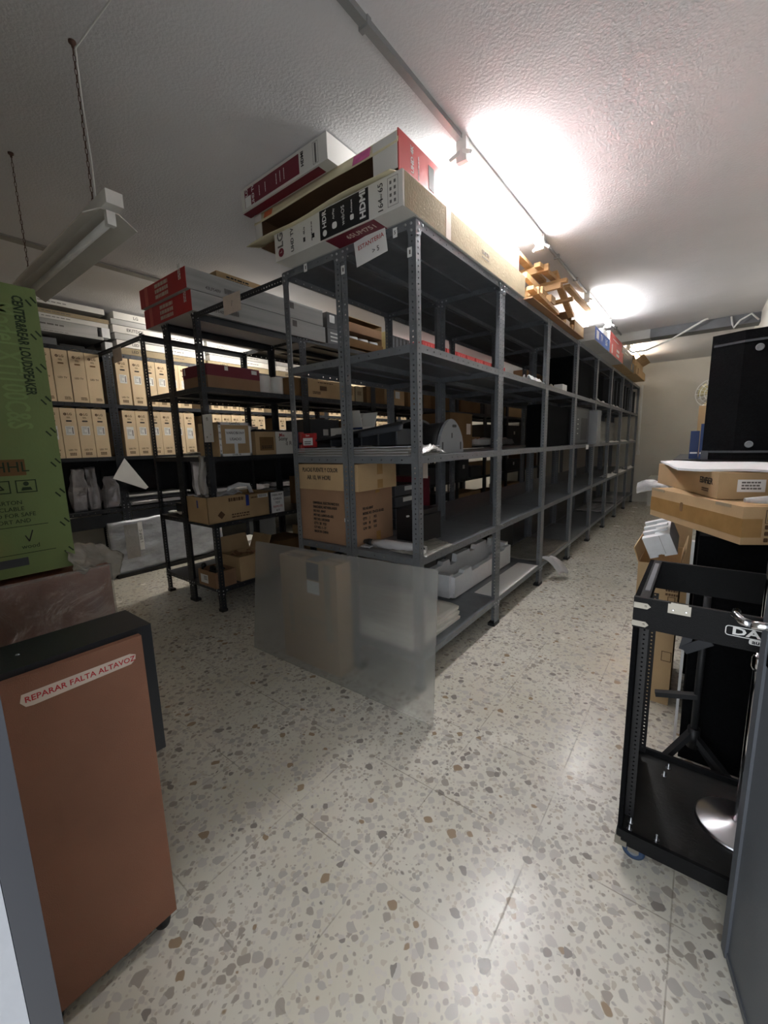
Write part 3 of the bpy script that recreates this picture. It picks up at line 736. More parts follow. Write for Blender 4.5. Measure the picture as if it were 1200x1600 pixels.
# support blocks between boards, seen as white ends
for (y0, y1, z0, z1, lab) in ((0.02, 0.09, 2.4885, 2.4895, ''),):
    pass
stack = [(2.270, 2.335, 'beige', 'LED T'), (2.340, 2.405, 'white', None), (2.41, 2.47, 'grey', None), (2.475, 2.545, 'white', 'EKITDOL'), (2.55, 2.60, 'grey', None), (2.605, 2.672, 'white', 'LG')]
for b in range(0, 6):
    for k, (z0, z1, fr, tx) in enumerate(stack):
        if b > 2 and k > 3: continue
        y0 = b+0.15+0.01*((k*7) % 4); y1 = b+1.12
        flat_tv(y0, y1, z0, z1, f'{"white" if fr == "white" else "grey" if fr == "grey" else "beige"} flat box, {ORD[k]} from the bottom of the pile on the {place[b+1]} wall bay', fr, txt=(tx or ('LED TV' if (k+b) % 2 else None)))
for k, z in enumerate((2.40, 2.272)):
    tag(part('foam_corner', MB().box(-3.80, -3.692, 0.055 if k == 0 else 0.07, 0.125 if k == 0 else 0.135, z, z+0.09).bevel(.004), M['foam'], None), ('upper' if k == 0 else 'lower')+' white foam corner block between the first two piles on the wall rack', 'foam block', None)

# --- lower part of the wall rack: bags and wrapped screens
def bag(label, cx, cy, z0, w, h, lean, th=0.03, mt='bag_silver', seed=0, rz=0.0, cat='bag', name='silver_bag'):
    def fn(u, v):
        x = (v-0.0)*lean + 0.012*noise.noise(Vector((u*3, v*4, seed)))+0.02*math.sin(PI*u)*math.sin(PI*min(1, v*1.2))
        return Vector((-x, (u-.5)*w*(1-0.12*v)+0.02*noise.noise(Vector((v*4, seed+5, 0))), v*h))
    o = part(name, MB().sheet(fn, 14, 18, th), M[mt], None)
    o.location = (cx, cy, z0); o.rotation_euler = (0, 0, rz)
    return tag(o, label, cat, None)
bag('silver antistatic bag leaning in the wall rack, left of three', -3.78, -0.30, 0.71, 0.12, 0.42, -.04, .05, seed=1, rz=0.1)
bag('silver antistatic bag leaning in the wall rack, middle of three', -3.79, -0.17, 0.71, 0.10, 0.43, .02, .05, seed=2)
bag('silver antistatic bag leaning in the wall rack, right of three', -3.77, -0.01, 0.71, 0.13, 0.33, .02, .05, seed=3, rz=-.1)
o = part('paper_sheet', MB().prism([(0, 0), (0.13, 0.20), (0.33, -0.12), (0.30, -0.14)], 0.0015, frame((-3.66, -0.03, 1.02), *FX)), M['white'], None)
tag(o, 'pointed white paper sheet hanging in front of the wall rack', 'paper')
def wavy_sheet(name, label, cat, x0, x1, y0, y1, z, th, mt, amp=0.01, fr=5, seed=0, n=16):
    def fn(u, v):
        p = Vector((x0+(x1-x0)*u, y0+(y1-y0)*v, z)); p.z += th+amp*(1+noise.noise(Vector((u*fr, v*fr, seed))))
        return p
    o = part(name, MB().sheet(fn, n, n, th), M[mt] if isinstance(mt, str) else mt, None); return tag(o, label, cat)
wavy_sheet('wrapped_screen', 'foil wrapped flat screen lying in the second wall bay', 'screen', -4.2, -3.70, 0.12, 0.95, 0.708, 0.03, 'bag_silver', 0.012, seed=4)
wavy_sheet('wrapped_screen', 'grey wrapped flat screen on top of the foil wrapped one', 'screen', -4.2, -3.74, 0.10, 0.80, 0.80, 0.012, 'box_grey', 0.004, seed=5)
tag(part('foam_block', MB().box(-4.15, -3.75, 0.12, 0.70, 0.765, 0.805).bevel(.005), M['plastic_dgrey'], None), 'dark pad between two flat screens in the second wall bay', 'pad')
bag('tall shiny plastic bag standing at the end of the second wall bay', -3.72, 0.93, 0.71, 0.16, 0.46, .03, .04, seed=8)
for b in range(1, 5):
    wavy_sheet('wrapped_screen', f'foil wrapped flat screen lying on the low shelf of the {place[b+1]} wall bay', 'screen', -4.2, -3.71, b+0.1, b+0.92, 0.708, 0.05, 'bag_silver', 0.02, seed=14+b)
# television wrapped in foil standing on the floor against the wall rack
t = thing('wrapped_television', 'large television in silver foil wrap standing on the floor against the wall rack', 'television', (-3.68, 0.47, 0.0))
def fn(u, v):
    return Vector((0.03+0.06*(1-v)+0.028*noise.noise(Vector((u*5, v*7, 3))), (u-.5)*1.22, 0.035+v*0.54+0.02*u+0.01*noise.noise(Vector((u*8, 0, 1)))))
part('foil_wrap', MB().sheet(fn, 30, 18, 0.05), M['bubble'], t)
part('bottom_edge', MB().box(0.01, 0.12, -0.60, 0.62, 0.0, 0.036).bevel(.004), M['black'], t)
plate(t, 'paper_strip', 0.30, 0.045, (0.092, -0.33, 0.40), *FXV, M['white']); text(t, 'L 50UF C', 0.036, (0.0935, -0.33, 0.40), *FXV, M['ink'])
plate(t, 'clear_window', 0.13, 0.36, (0.0925, -0.42, 0.36), *FX, M['film'])
t.rotation_euler = (0, 0, 0)
# boxes on the floor farther along the wall rack
for k, (y, z, lab) in enumerate(((1.28, 0.0, 'lower'), (1.28, 0.07, 'upper'))):
    tt = thing('white_floor_box', f'{lab} of two flat white boxes on the floor by the wall rack', 'box', (-3.70, y, z), 0, 'flat white boxes on the floor')
    part('carton_body', MB().box(0, 0.3, -0.2, 0.25, 0.0, 0.066).bevel(.002, 1), M['box_white'], tt)
    text(tt, '50PT', 0.04, (0.301, 0, 0.033), *FX, M['ink'])
for b in range(1, 5):
    tag(part('floor_screen', MB().box(-3.80, -3.72, b+0.55, b+0.98, 0.0, 0.5), M['plastic_dgrey'], None), f'dark screen standing on the floor under the {place[b+1]} wall bay', 'screen')

# ---------------------------------------------------------------- left rack (B) contents
# two red and white television boxes on top
for k in range(2):
    z0 = 2.253+k*0.142; y0 = -0.03 if k == 0 else -0.055; x1 = -1.84; x0 = -2.56 if k == 0 else -2.55
    t = thing('red_white_television_box', f'long red and white television box on the left rack, {"lower" if k == 0 else "upper"} of two', 'television box', ((x0+x1)/2, y0, z0), 0, 'red and white boxes on the left rack')
    w = x1-x0
    part('carton_body', MB().box(-w/2, w/2, 0.0, 1.30, 0, 0.138).bevel(.003, 1), M['box_grey'], t)
    part('red_end', MB().box(-w/2-.0008, w/2+.0006, -0.002, 0.0, 0.001, 0.137), M['box_red'], t)
    plate(t, 'side_stripe', 0.05, 0.138, (-w/2+0.11, -0.0026, 0.069), *FY, M['box_redpale'])
    for j in range(3): lines(t, (0.0, -0.0026, 0.108-j*0.038), *FY, M['tape_w'], .20, 1, .045, seed=20+j)
    lines(t, (w/2-.09, -0.0026, 0.12), *FYV, M['white'], 0.1, 2, 0.02, seed=k)
    text(t, '43LF540V', 0.030, (w/2+0.001, 0.20, 0.035), *FX, M['ink_grey'], 'lettering', .0004)
    mb = MB(); q = random.Random(k)
    yy = 0.0
    while yy < 0.085: wd = q.choice((.002, .003, .005)); mb.box(yy, yy+wd, -.018, .018, 0, .0005); yy += wd+.003
    link('barcode', mb.mesh('barcode', M['ink_grey']), t, T=frame((w/2+.001, 0.29, 0.05), *FX))
    plate(t, 'grey_patch', 0.05, 0.05, (w/2+.001, 0.93, 0.10), *FX, M['ink_grey'])
t = carton('brown_carton', 'brown carton with dark open end lying on top of the red and white boxes', -2.45, -1.90, 0.22, 0.62, 2.536, 2.60, M['card'], tape='y')
lines(t, (0.276, -.02, 0.04), *FX, M['ink'], 0.2, 2, 0.02, seed=9)
# black retail boxes beside them
for k, (z0, z1) in enumerate(((2.268, 2.41), (2.412, 2.55))):
    t = thing('black_retail_box', f'black printed retail box beyond the white boxes, {"lower" if k == 0 else "upper"} of two', 'box', (-2.0, 1.33, z0), 0, 'black boxes on the left rack')
    part('carton_body', MB().box(-.13, .13, 0, .20, 0, z1-z0).bevel(.002, 1), M['box_black'], t)
    if k == 1: plate(t, 'white_panel', .07, .07, (-0.01+0.14-.0, .07, .085), *FX, M['white'], r=.01)
    for j in range(3): plate(t, 'white_stripe', .10, .012, (.1305, .09, .03+j*.035), *FX, M['white']) if k == 0 else None
    lines(t, (0, -0.001, .1), *FY, M['white'], .12, 3, .015, seed=k)
# carton tray opened like drawers
t = thing('tray_carton', 'brown carton lying open with stacked inner trays on the left rack top', 'box', (-2.06, 1.60, 2.268))
mb = MB().use(M['card'])
mb.box(-.18, .18, 0, .60, 0, .004).box(-.18, .18, 0, .60, .31, .314).box(-.18, -.176, 0, .60, 0, .314).box(-.18, .18, 0, .004, 0, .314).box(-.18, .18, .596, .6, 0, .314)
part('carton_shell', mb, None, t)
part('upper_tray', MB().box(-.17, .185, .03, .59, .17, .174).box(.18, .185, .03, .59, .17, .26), M['card_red'], t)
part('lower_tray', MB().box(-.17, .20, .03, .59, .02, .10).bevel(.003), M['card_dark'], t)
for j in range(3):
    part('padding', MB().tube([(.12, .1+j*.17, .125), (.13, .22+j*.17, .128)], .022, 8), M['foam'], t)
for k in range(5):
    t = thing('black_binder', f'black upright case on the left rack top, {ORD[k]} in its row', 'case', (-2.02, 2.40+k*.075, 2.268), 0, 'black cases on the left rack')
    part('case_body', MB().box(-.13, .13, 0, .065, 0, .27).bevel(.004), M['box_black'], t)
    part('spine_label', MB().box(.1302, .131, .02, .045, .12, .24), M['plastic_dgrey'], t)
t = carton('beige_carton', 'narrow beige box upright before the black cases', -2.1, -1.9, 2.30, 2.37, 2.268, 2.56, M['jute'])
for k in range(9):
    y0 = 3.05+k*.31
    t = thing('red_carton', f'glossy red box far along the left rack top, {ORD[k]} in line', 'box', (-2.03, y0, 2.268), 0, 'red boxes on the left rack')
    part('carton_body', MB().box(-.15, .16, 0, .29, 0, .32).bevel(.002, 1), M['box_red'], t)
    for j in range(3): plate(t, 'pale_stripe', .02, .11, (.161, .07+j*.07, .24), *FX, M['box_redpale'])

# level 1.73 (shelf top at 1.746)
Z2 = 1.747
t = thing('two_tone_carton', 'long brown carton with maroon upper half on the left rack second shelf', 'box', (-2.05, 0.06, Z2))
part('carton_body', MB().box(-.18, .17, 0, .46, 0, .17).bevel(.003, 1), M['card_red'], t)
part('maroon_band', MB().box(-.181, .1712, -.0012, .461, .088, .1712), M['box_maroon'], t)
plate(t, 'torn_label', .03, .03, (.1714, .16, .15), *FX, M['white']); plate(t, 'torn_label', .05, .03, (.1714, .41, .145), *FX, M['white']); plate(t, 'corner_label', .02, .05, (-.15, -.0015, .14), *FY, M['white'])
for k in range(2):
    tag(part('white_roll', MB().lathe([(.055, 0), (.06, .004), (.06, .146), (.055, .15), (.02, .15)], 24, Matrix.Translation((-1.99, .64+k*.135, Z2))), M['plastic_white'], None), f'{"left" if k == 0 else "right"} white roll standing behind the maroon topped carton', 'roll', 'white rolls on the left rack')
def simple(name, label, x0, x1, y0, y1, z0, z1, mt, marks=None, group=None, cat='box', tape=None):
    t = carton(name, label, x0, x1, y0, y1, z0, z1, mt, cat, group, tape=tape)
    w, d, h = x1-x0, y1-y0, z1-z0
    for m_ in (marks or ()):
        k = m_[0]
        if k == 't': text(t, m_[1], m_[2], (w/2+.0008, m_[3], m_[4]), *FX, m_[5], 'lettering', .0004)
        elif k == 'p': plate(t, 'label_patch', m_[1], m_[2], (w/2+.0006, m_[3], m_[4]), *FX, m_[5])
        elif k == 'l': lines(t, (w/2+.0008, m_[1], m_[2]), *FX, m_[5], m_[3], m_[4], .014, seed=int(y0*10) % 9)
    return t
simple('dark_carton', 'dark brown box on the second shelf of the left rack, after the rolls', -2.2, -1.89, .86, 1.0, Z2, Z2+.16, M['card_dark'])
simple('printed_carton', 'cardboard box with a dark printed oval on the second shelf of the left rack', -2.25, -1.875, 1.05, 1.50, Z2, Z2+.165, M['card'], [('p', .09, .04, -.03, .09, M['ink_tv']), ('l', -.12, .05, .1, 2, M['ink_tv']), ('l', 0, .14, .2, 1, M['ink_tv'])], tape='y')
simple('narrow_carton', 'narrow cardboard box with printed lines on the second shelf', -2.2, -1.88, 1.60, 1.70, Z2, Z2+.15, M['card'], [('l', 0, .12, .05, 5, M['ink_tv'])])
simple('narrow_carton', 'second narrow cardboard box with a pale edge on the second shelf', -2.2, -1.88, 1.72, 1.84, Z2, Z2+.155, M['card_pale'], [('l', 0, .1, .06, 3, M['ink_tv'])])
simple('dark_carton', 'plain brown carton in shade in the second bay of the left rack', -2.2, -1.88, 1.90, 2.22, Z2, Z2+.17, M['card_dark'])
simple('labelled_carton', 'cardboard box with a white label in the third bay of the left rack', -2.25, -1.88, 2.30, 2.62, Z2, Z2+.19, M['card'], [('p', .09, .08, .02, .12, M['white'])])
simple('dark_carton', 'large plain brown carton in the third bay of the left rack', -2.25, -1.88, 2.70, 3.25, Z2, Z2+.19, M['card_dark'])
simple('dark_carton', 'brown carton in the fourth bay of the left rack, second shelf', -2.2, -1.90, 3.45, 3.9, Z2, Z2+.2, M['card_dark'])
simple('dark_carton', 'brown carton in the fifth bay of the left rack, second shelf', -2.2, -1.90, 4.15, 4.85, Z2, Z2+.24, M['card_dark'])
# rounded brown bag in the fifth bay
Z3 = 1.232
t = simple('taped_carton', 'cardboard box with printed tape and a handwritten white sheet on the left rack', -2.08, -1.80, .06, .34, Z3, Z3+.255, M['card'], [])
w = .28
for (lx, lz, ww, hh) in ((0, .245, .28, .02), (0, .01, .28, .02), (-.13, .1275, .02, .255), (.13, .1275, .02, .255)):
    plate(t, 'printed_tape', ww, hh, (w/2+.0006, lx, lz), *FX, M['white'])
plate(t, 'printed_tape', .03, .10, (w/2+.0007, .0, .06), *FX, M['white'])
for s_, a, b, sz in (('GAMING', 0, .246, .024), ('OVER 90', 0, .01, .02)): text(t, s_, sz, (w/2+.0014, a, b), *FX, M['ink'])
for j in range(5): text(t, 'VSNMX'[j], .022, (w/2+.0014, -.13, .04+j*.045), *FX, M['ink'])
plate(t, 'handwritten_sheet', .17, .11, (w/2+.001, .0, .15), *FX, M['white'])
text(t, 'VARIOS', .028, (w/2+.0019, -.03, .175), *FX, M['ink']); text(t, 'SONY', .026, (w/2+.0019, .045, .175), *FX, M['ink']); text(t, 'USADO', .03, (w/2+.0019, 0, .128), *FX, M['ink'])
t = simple('retail_carton', 'cardboard box with a dark picture panel on the left rack beside the taped box', -2.15, -1.83, .40, .60, Z3, Z3+.19, M['card'], [('p', .14, .11, 0.01, .09, M['card_dark']), ('l', 0.01, .07, .1, 2, M['ink'])])
t = simple('white_scribbled_box', 'white box with scribbled lettering next to the picture panel box', -2.1, -1.83, .605, .80, Z3, Z3+.19, M['box_white'], [('t', 'Sony', .05, -.02, .13, M['ink']), ('t', 'd R', .05, .04, .09, M['ink_grey']), ('t', 'Mix', .04, -.03, .16, M['ink_red'])])
tag(part('crumpled_bag', MB().sheet(lambda u, v: Vector((-2.1+.26*u, .42+.36*v, Z3+.195+.03*abs(noise.noise(Vector((u*6, v*6, 2)))))), 14, 14, .006), M['rubber'], None), 'black crumpled bag lying over the boxes on the left rack', 'bag')
simple('small_clear_box', 'small grey see-through box behind the taped box', -2.3, -2.17, .55, .68, Z3, Z3+.25, M['box_grey'])
simple('blue_box', 'small blue and pink striped box on the left rack', -2.1, -1.88, .84, .90, Z3, Z3+.20, M['box_navy'])
simple('pink_box', 'small pink patterned box on the left rack', -2.1, -1.88, .92, .98, Z3, Z3+.19, M['box_redpale'])
wavy_sheet('plastic_bag', 'flat clear plastic bag on the left rack near end, third shelf', 'bag', -2.6, -2.32, .12, .42, Z3+.002, .004, 'film_milky', .02, seed=31)
q = random.Random(5)
names = [('dark_carton', 'brown carton', 'card_dark'), ('black_case', 'black equipment case', 'box_black'), ('grey_unit', 'grey appliance', 'plastic_dgrey'), ('brown_carton', 'plain cardboard box', 'card')]
ln = {1.746: 'second', 1.232: 'third', 0.72: 'fourth', 0.194: 'lowest'}
for (bay, z, items) in ((1, 1.232, 2), (2, 1.232, 2), (3, 1.232, 1), (4, 1.232, 2), (5, 1.232, 1), (6, 1.232, 1), (7, 1.232, 1), (5, .72, 1), (6, .72, 1), (7, .72, 1), (5, 1.746, 1), (6, 1.746, 1), (5, .194, 1), (6, .194, 1), (1, .72, 3), (2, .72, 2), (3, .72, 2), (4, .72, 2), (1, .194, 2), (2, .194, 2), (3, .194, 2), (4, .194, 1)):
    y = bay+.07
    for k in range(items):
        n_, l_, m_ = q.choice(names); d = (0.86/items)*q.uniform(.75, .95)
        h = q.uniform(.14, .36)
        pos = ('left of two', 'right of two')[k] if items == 2 else ('left of three', 'middle of three', 'right of three')[k] if items == 3 else 'alone'
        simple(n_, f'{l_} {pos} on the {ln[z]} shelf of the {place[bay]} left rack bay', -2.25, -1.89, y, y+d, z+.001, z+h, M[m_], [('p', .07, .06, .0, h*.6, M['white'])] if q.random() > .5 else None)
        y += 0.86/items

# level .703: long carton with blue tape + sign
Z4 = .7205
t = thing('long_carton', 'long open cardboard box with blue tape on the fourth shelf of the left rack', 'box', (-1.86, -0.05, Z4), 0)
w_, d_, h_ = .30, .56, .205; k = .004
mb = MB().use(M['card'])
mb.box(-w_, 0, 0, d_, 0, k).box(-w_, 0, 0, k, 0, h_).box(-w_, 0, d_-k, d_, 0, h_).box(-w_, -w_+k, 0, d_, 0, h_).box(-k, 0, 0, d_, 0, h_)
part('carton_body', mb, None, t)
part('flap', MB().box(-.001, .09, .3, d_, h_-.002, h_+.002), M['card_dark'], t)
plate(t, 'blue_tape', .03, .09, (.0008, .35, .15), *FX, M['blue_tape']); plate(t, 'blue_tape', .02, .06, (-.14, -.0008, .15), *FY, M['blue_tape'])
plate(t, 'label_patch', .10, .03, (.0008, .50, .17), *FX, M['white']); lines(t, (.0012, .50, .175), *FX, M['ink_grey'], .08, 2, .01)
lines(t, (.0008, .25, .17), *FX, M['ink_tv'], .14, 1, .05, seed=7); lines(t, (.0008, .42, .165), *FX, M['ink_tv'], .07, 1, .02, seed=8); lines(t, (.0008, .28, .05), *FX, M['ink_tv'], .16, 2, .02, seed=4)
plate(t, 'printed_diamond', .045, .045, (.0008, .11, .06), (0, 1, 1), (0, -1, 1), M['ink_tv'])
wavy_sheet('bubble_bag', 'crumpled white plastic in the long box with blue tape', 'bag', -2.13, -1.89, 0.0, .28, Z4+.16, .01, 'film_white', .045, fr=3, seed=41)
tag(part('foam_arch', MB().tube([(-1.98, .20, Z4+.16), (-1.98, .22, Z4+.25), (-1.98, .31, Z4+.275), (-1.98, .40, Z4+.26), (-1.98, .44, Z4+.16)], .018, 8), M['foam'], None), 'curved white foam sleeve sticking out of the long box with blue tape', 'foam')
bag('clear plastic bag standing in the near end of the long box', -1.98, -.01, Z4+.02, .07, .50, -.05, .006, 'film', seed=9)
t = thing('paper_sign', 'white card with black and red handwriting on the fourth shelf of the left rack', 'sign', (-1.855, .60, .815))
part('paper', MB().box(-.001, 0, -.068, .068, -.09, .09), M['white'], t)
for j, (s_, m_) in enumerate((('PARA REP.', 'ink'), ('CABLES', 'ink'), ('TDT', 'ink'), ('REMOTE', 'ink_red'), ('KIT', 'ink'))): text(t, s_, .026, (.0006, 0, .065-j*.034), *FX, M[m_])
tag(part('grey_box_file', MB().box(-2.15, -1.862, .53, .67, Z4, Z4+.19).bevel(.003), M['plastic_dgrey'], None), 'grey box behind the white card on the fourth shelf', 'box')
# left side of left rack, lower shelves
wavy_sheet('crumpled_paper', 'crumpled beige paper on the fourth shelf, left side of the left rack', 'paper', -2.72, -2.40, .05, .45, Z4, .004, 'white', .02, seed=51)
for k in range(4):
    y = .10+k*.2
    tag(part('black_receiver', MB().box(-2.66, -2.36, y, y+.17, Z4+.002, Z4+.10+.02*(k % 2)).bevel(.006), M['black'], None), f'black electronic unit, {ORD[k]} on the fourth shelf, left side of the left rack', 'electronics', 'black units on the left rack')
# level .177 open cartons
t = open_box('open_carton', 'small open cardboard box full of black cables on the lowest shelf of the left rack', -2.15, -1.89, -.02, .16, .194, .325, M['card_red'], flap=(0, 0, 0, 0))
plate(t, 'shipping_label', .11, .07, (-.04, -.0908, .06), *FY, M['white']); lines(t, (-.02, -.0916, .08), *FY, M['ink_grey'], .05, 3, .012)
mb = MB(); q = random.Random(3)
for i in range(9):
    a = Vector((-2.10+q.random()*.16, .0+q.random()*.12, .29+q.random()*.02)); pts = [a+Vector((q.uniform(-.04, .04), q.uniform(-.04, .04), q.uniform(-.02, .02)+j*.004)) for j in range(5)]
    mb.tube(pts, .008, 6)
mb.lathe([(.01, -.02), (.02, -.01), (.022, 0), (.015, .015), (.004, .02)], 12, Matrix.Translation((-2.13, .02, .345)))
tag(part('cable_bundle', mb, M['black'], None), 'tangle of black cables in the small open box', 'cables')
t = open_box('open_carton', 'taller open cardboard box behind the small cable box on the lowest shelf', -2.15, -1.89, .20, .48, .194, .40, M['card'], flap=(0, .9, .95, 0), fl=.14, ang=1.3)
mb = MB()
for i in range(7):
    a = Vector((-2.08+q.random()*.14, .25+q.random()*.16, .375+q.random()*.02)); pts = [a+Vector((q.uniform(-.05, .05), q.uniform(-.05, .05), q.uniform(-.01, .03))) for j in range(4)]
    mb.tube(pts, .006, 6)
tag(part('cable_bundle', mb, M['hardboard'], None), 'brown cables spilling from the taller open box', 'cables')
simple('brown_carton', 'plain brown carton at the end of the lowest near shelf, left rack', -2.2, -1.9, .62, .93, .194, .45, M['card_dark'])

# ---------------------------------------------------------------- central rack (A) top: television boxes
ZT = 2.268
t = thing('large_television_box', 'white 65 inch television box lying on the near corner of the central rack', 'television box', (0.008, -0.104, ZT))
bw, bl, bh = .83, 1.48, .138
part('carton_body', MB().box(-bw, 0, 0, bl, 0, bh).bevel(.004, 1), M['box_white'], t)
part('kraft_side', MB().box(0.0, .0012, .012, bl-.004, .002, bh-.002), M['card_pale'], t, 'bare kraft cardboard side')
part('kraft_underside', MB().box(-bw+.01, -.004, .10, bl-.01, -.0012, 0), M['box_grey'], t)
mb = MB().box(.0012, .0024, .35, .352, .0, bh).box(.0012, .0024, .55, .553, .0, bh)
part('tape_strip', MB().box(.0012, .002, .36, .41, .0, bh), M['tape_w'], t)
text(t, 'UHDTV', .03, (.0022, .82, .07), *FX, M['ink_grey']); lines(t, (.0022, .82, .045), *FX, M['ink_grey'], .1, 1, .01)
y = -.0012
part('round_logo', MB().use(M['box_maroon']).lathe([(.021, 0), (.021, .0008)], 24, frame((-.780, y, .035), *FYV)).use(M['box_white']).box(-.001, .001, -.004, .010, .0008, .0012, frame((-.780, y, .035), *FYV)).box(-.001, .008, -.006, -.004, .0008, .0012, frame((-.780, y, .035), *FYV)), None, t)
text(t, 'LG', .060, (-.782, y, .095), *FYV, M['ink_grey'], 'brand_lettering', .0012)
text(t, 'UHD TV', .030, (-.69, y, .07), *FYV, M['ink'], 'lettering', .0004)
text(t, '4K/e', .018, (-.60, y, .085), *FYV, M['ink']); plate(t, 'pictogram', .02, .014, (-.60, y, .045), *FYV, M['ink']); lines(t, (-.545, y, .07), *FYV, M['ink_grey'], .09, 1, .01); plate(t, 'pictogram', .02, .016, (-.535, y, .045), *FYV, M['ink'])
plate(t, 'black_panel', .128, .305, (-.335, y+.0004, .069), *FYV, M['box_black'])
yy = y-.0008
text(t, 'HDR', .036, (-.455, yy, .09), *FYV, M['white'], 'lettering', .0006); part('round_mark', MB().lathe([(.014, 0), (.014, .0005), (.009, .0006)], 16, frame((-.455, yy, .03), *FYV)), M['white'], t)
text(t, 'AirPlay', .016, (-.395, yy, .095), *FYV, M['white']); plate(t, 'pictogram', .028, .03, (-.39, yy, .045), *FYV, M['white'], r=.010)
text(t, 'webOS', .028, (-.335, yy, .07), *FYV, M['white']); text(t, 'Assistant', .015, (-.282, yy, .09), *FYV, M['white']); plate(t, 'pictogram', .022, .022, (-.28, yy, .045), *FYV, M['white'], r=.006)
text(t, 'HDMI', .046, (-.215, yy, .075), *FYV, M['white'], 'lettering', .0016)
text(t, '164', .038, (-.115, y, .035), *FYV, M['ink']); text(t, 'cm/', .016, (-.113, y, .070), *FYV, M['ink']); text(t, '65', .038, (-.115, y, .105), *FYV, M['ink'])
outline(t, 'symbol_frame', .11, .055, (-.05, y, .070), *FYV, M['ink_grey'], .0012)
for j in range(4):
    for i in range(2): plate(t, 'handling_symbol', .012, .010, (-.062+i*.022, y, .034+j*.024), *FYV, M['ink_grey'])
plate(t, 'maroon_underside', .30, .10, (-.31, .055, -.0008), (1, 0, 0), (0, -1, 0), M['box_maroon'])
text(t, '65UM751', .045, (-.27, .05, -.0018), (1, 0, 0), (0, -1, 0), M['tape_w'])

# second: open ended box
t = thing('open_television_box', 'open red and white television box, middle of the three piled on the near corner', 'television box', (-.028, -.075, 2.424))
bw, bl, bh = .985, 1.42, .160; k = .005
t.rotation_euler = (0, math.radians(-.9), 0)
mb = MB().use(M['card_in']); mb.box(-bw, 0, .03, bl, 0, k); mb.use(M['box_white']); mb.box(-bw, 0, .012, bl, bh-k, bh).box(-bw, -bw+k, 0, bl, 0, bh).box(-bw, 0, bl-k, bl, 0, bh)
mb.use(M['card_in']).box(-bw+k, -k, bl-2*k, bl-k, k, bh-k).box(-bw+k, -bw+2*k, .03, bl, k, bh-k).box(-bw+k, -k, .03, bl, bh-2*k, bh-k)
part('carton_body', mb, None, t)
part('red_side', MB().box(-k, 0.001, 0, bl, 0, bh), M['box_redpale'], t, 'faded red printed side')
part('top_flap', MB().sheet(lambda u, v: Vector((-bw+bw*u, .012-.016*v, bh-.001-.052*v-.003*math.sin(u*9)*v)), 12, 3, .003), M['box_cream'], t, 'cream coloured torn flap')
part('side_flap', MB().box(-.135, -.006, -.004, 0.0, .012, bh-.012), M['box_white'], t)
part('side_flap', MB().box(-bw+.004, -bw+.06, -.004, 0.0, .012, bh-.012), M['box_white'], t)
part('bottom_flap', MB().sheet(lambda u, v: Vector((-bw+bw*u, .03-.10*v, .004-.028*v+.006*math.sin(u*11)*v)), 14, 3, .003), M['box_cream'], t)
plate(t, 'pink_sticker', .10, .045, (-.20, -.0015, bh-.028), (1, 0, 0), (0, .29, .95), M['pink']); plate(t, 'orange_sticker', .07, .035, (-bw+.12, -.0015, bh-.028), (1, 0, 0), (0, .29, .95), M['orange'])
part('inner_card', MB().box(-.5, -.06, .10, .40, .012, .05), M['box_grey'], t)
x = .0018
text(t, 'UHD 4K', .030, (x, .10, .085), *FXV, M['white'], 'lettering', .0008); lines(t, (x, .15, .075), *FXV, M['white'], .10, 1, .01)
plate(t, 'grey_window', .05, .10, (x, .26, .078), *FX, M['ink_grey']); plate(t, 'hand_hole', .02, .10, (x, .46, .08), *FX, M['box_maroon'], r=.009); lines(t, (x, .60, .11), *FXV, M['white'], .09, 4, .014, seed=2); text(t, 'LG', .07, (x, .80, .08), *FXV, M['white'])
# third: white and maroon box on top
t = thing('white_maroon_television_box', 'white and maroon television box, topmost of the three on the near corner', 'television box', (-.385, -.13, 2.5815))
t.rotation_euler = (0, math.radians(-.9), 0)
bw, bl, bh = .66, .95, .112
part('carton_body', MB().box(-bw, 0, 0, bl, 0, bh).bevel(.003, 1), M['box_white'], t)
plate(t, 'maroon_panel', .44, .086, (-bw*.62, -.0008, .054), *FY, M['box_maroon']); plate(t, 'maroon_underside', .60, .05, (-bw*.56, .035, -.0006), (1, 0, 0), (0, -1, 0), M['box_maroon'])
text(t, 'LG', .030, (-.61, -.0018, .080), *FYV, M['white'], 'brand_lettering'); text(t, 'UHD TV', .026, (-.555, -.0018, .054), *FYV, M['white'], 'lettering', .0005); plate(t, 'white_sticker', .05, .05, (-.60, -.0016, .035), *FY, M['white'])
for j, xx in enumerate((-.50, -.45, -.36, -.33, -.30)): lines(t, (xx, -.0018, .055), *FYV, M['white'], .05, 1, .008, seed=j)
text(t, 'HDMI', .026, (-.165, -.0012, .065), *FYV, M['ink'], 'lettering', .0006)
for j in range(6): plate(t, 'handling_symbol', .010, .016, (-.075, -.0012, .022+j*.013), *FY, M['ink_grey'])
outline(t, 'symbol_frame', .09, .035, (-.075, -.0012, .055), *FYV, M['ink_grey'], .001)
tag(part('red_reed', MB().tube([(.0, 1.05, 2.42), (-.01, 1.06, 2.52), (-.005, 1.07, 2.55)], .002, 5, radii=[.001, .002, .006]), M['box_redpale'], None), 'thin white stick with a red tip standing beyond the near boxes', 'stick')
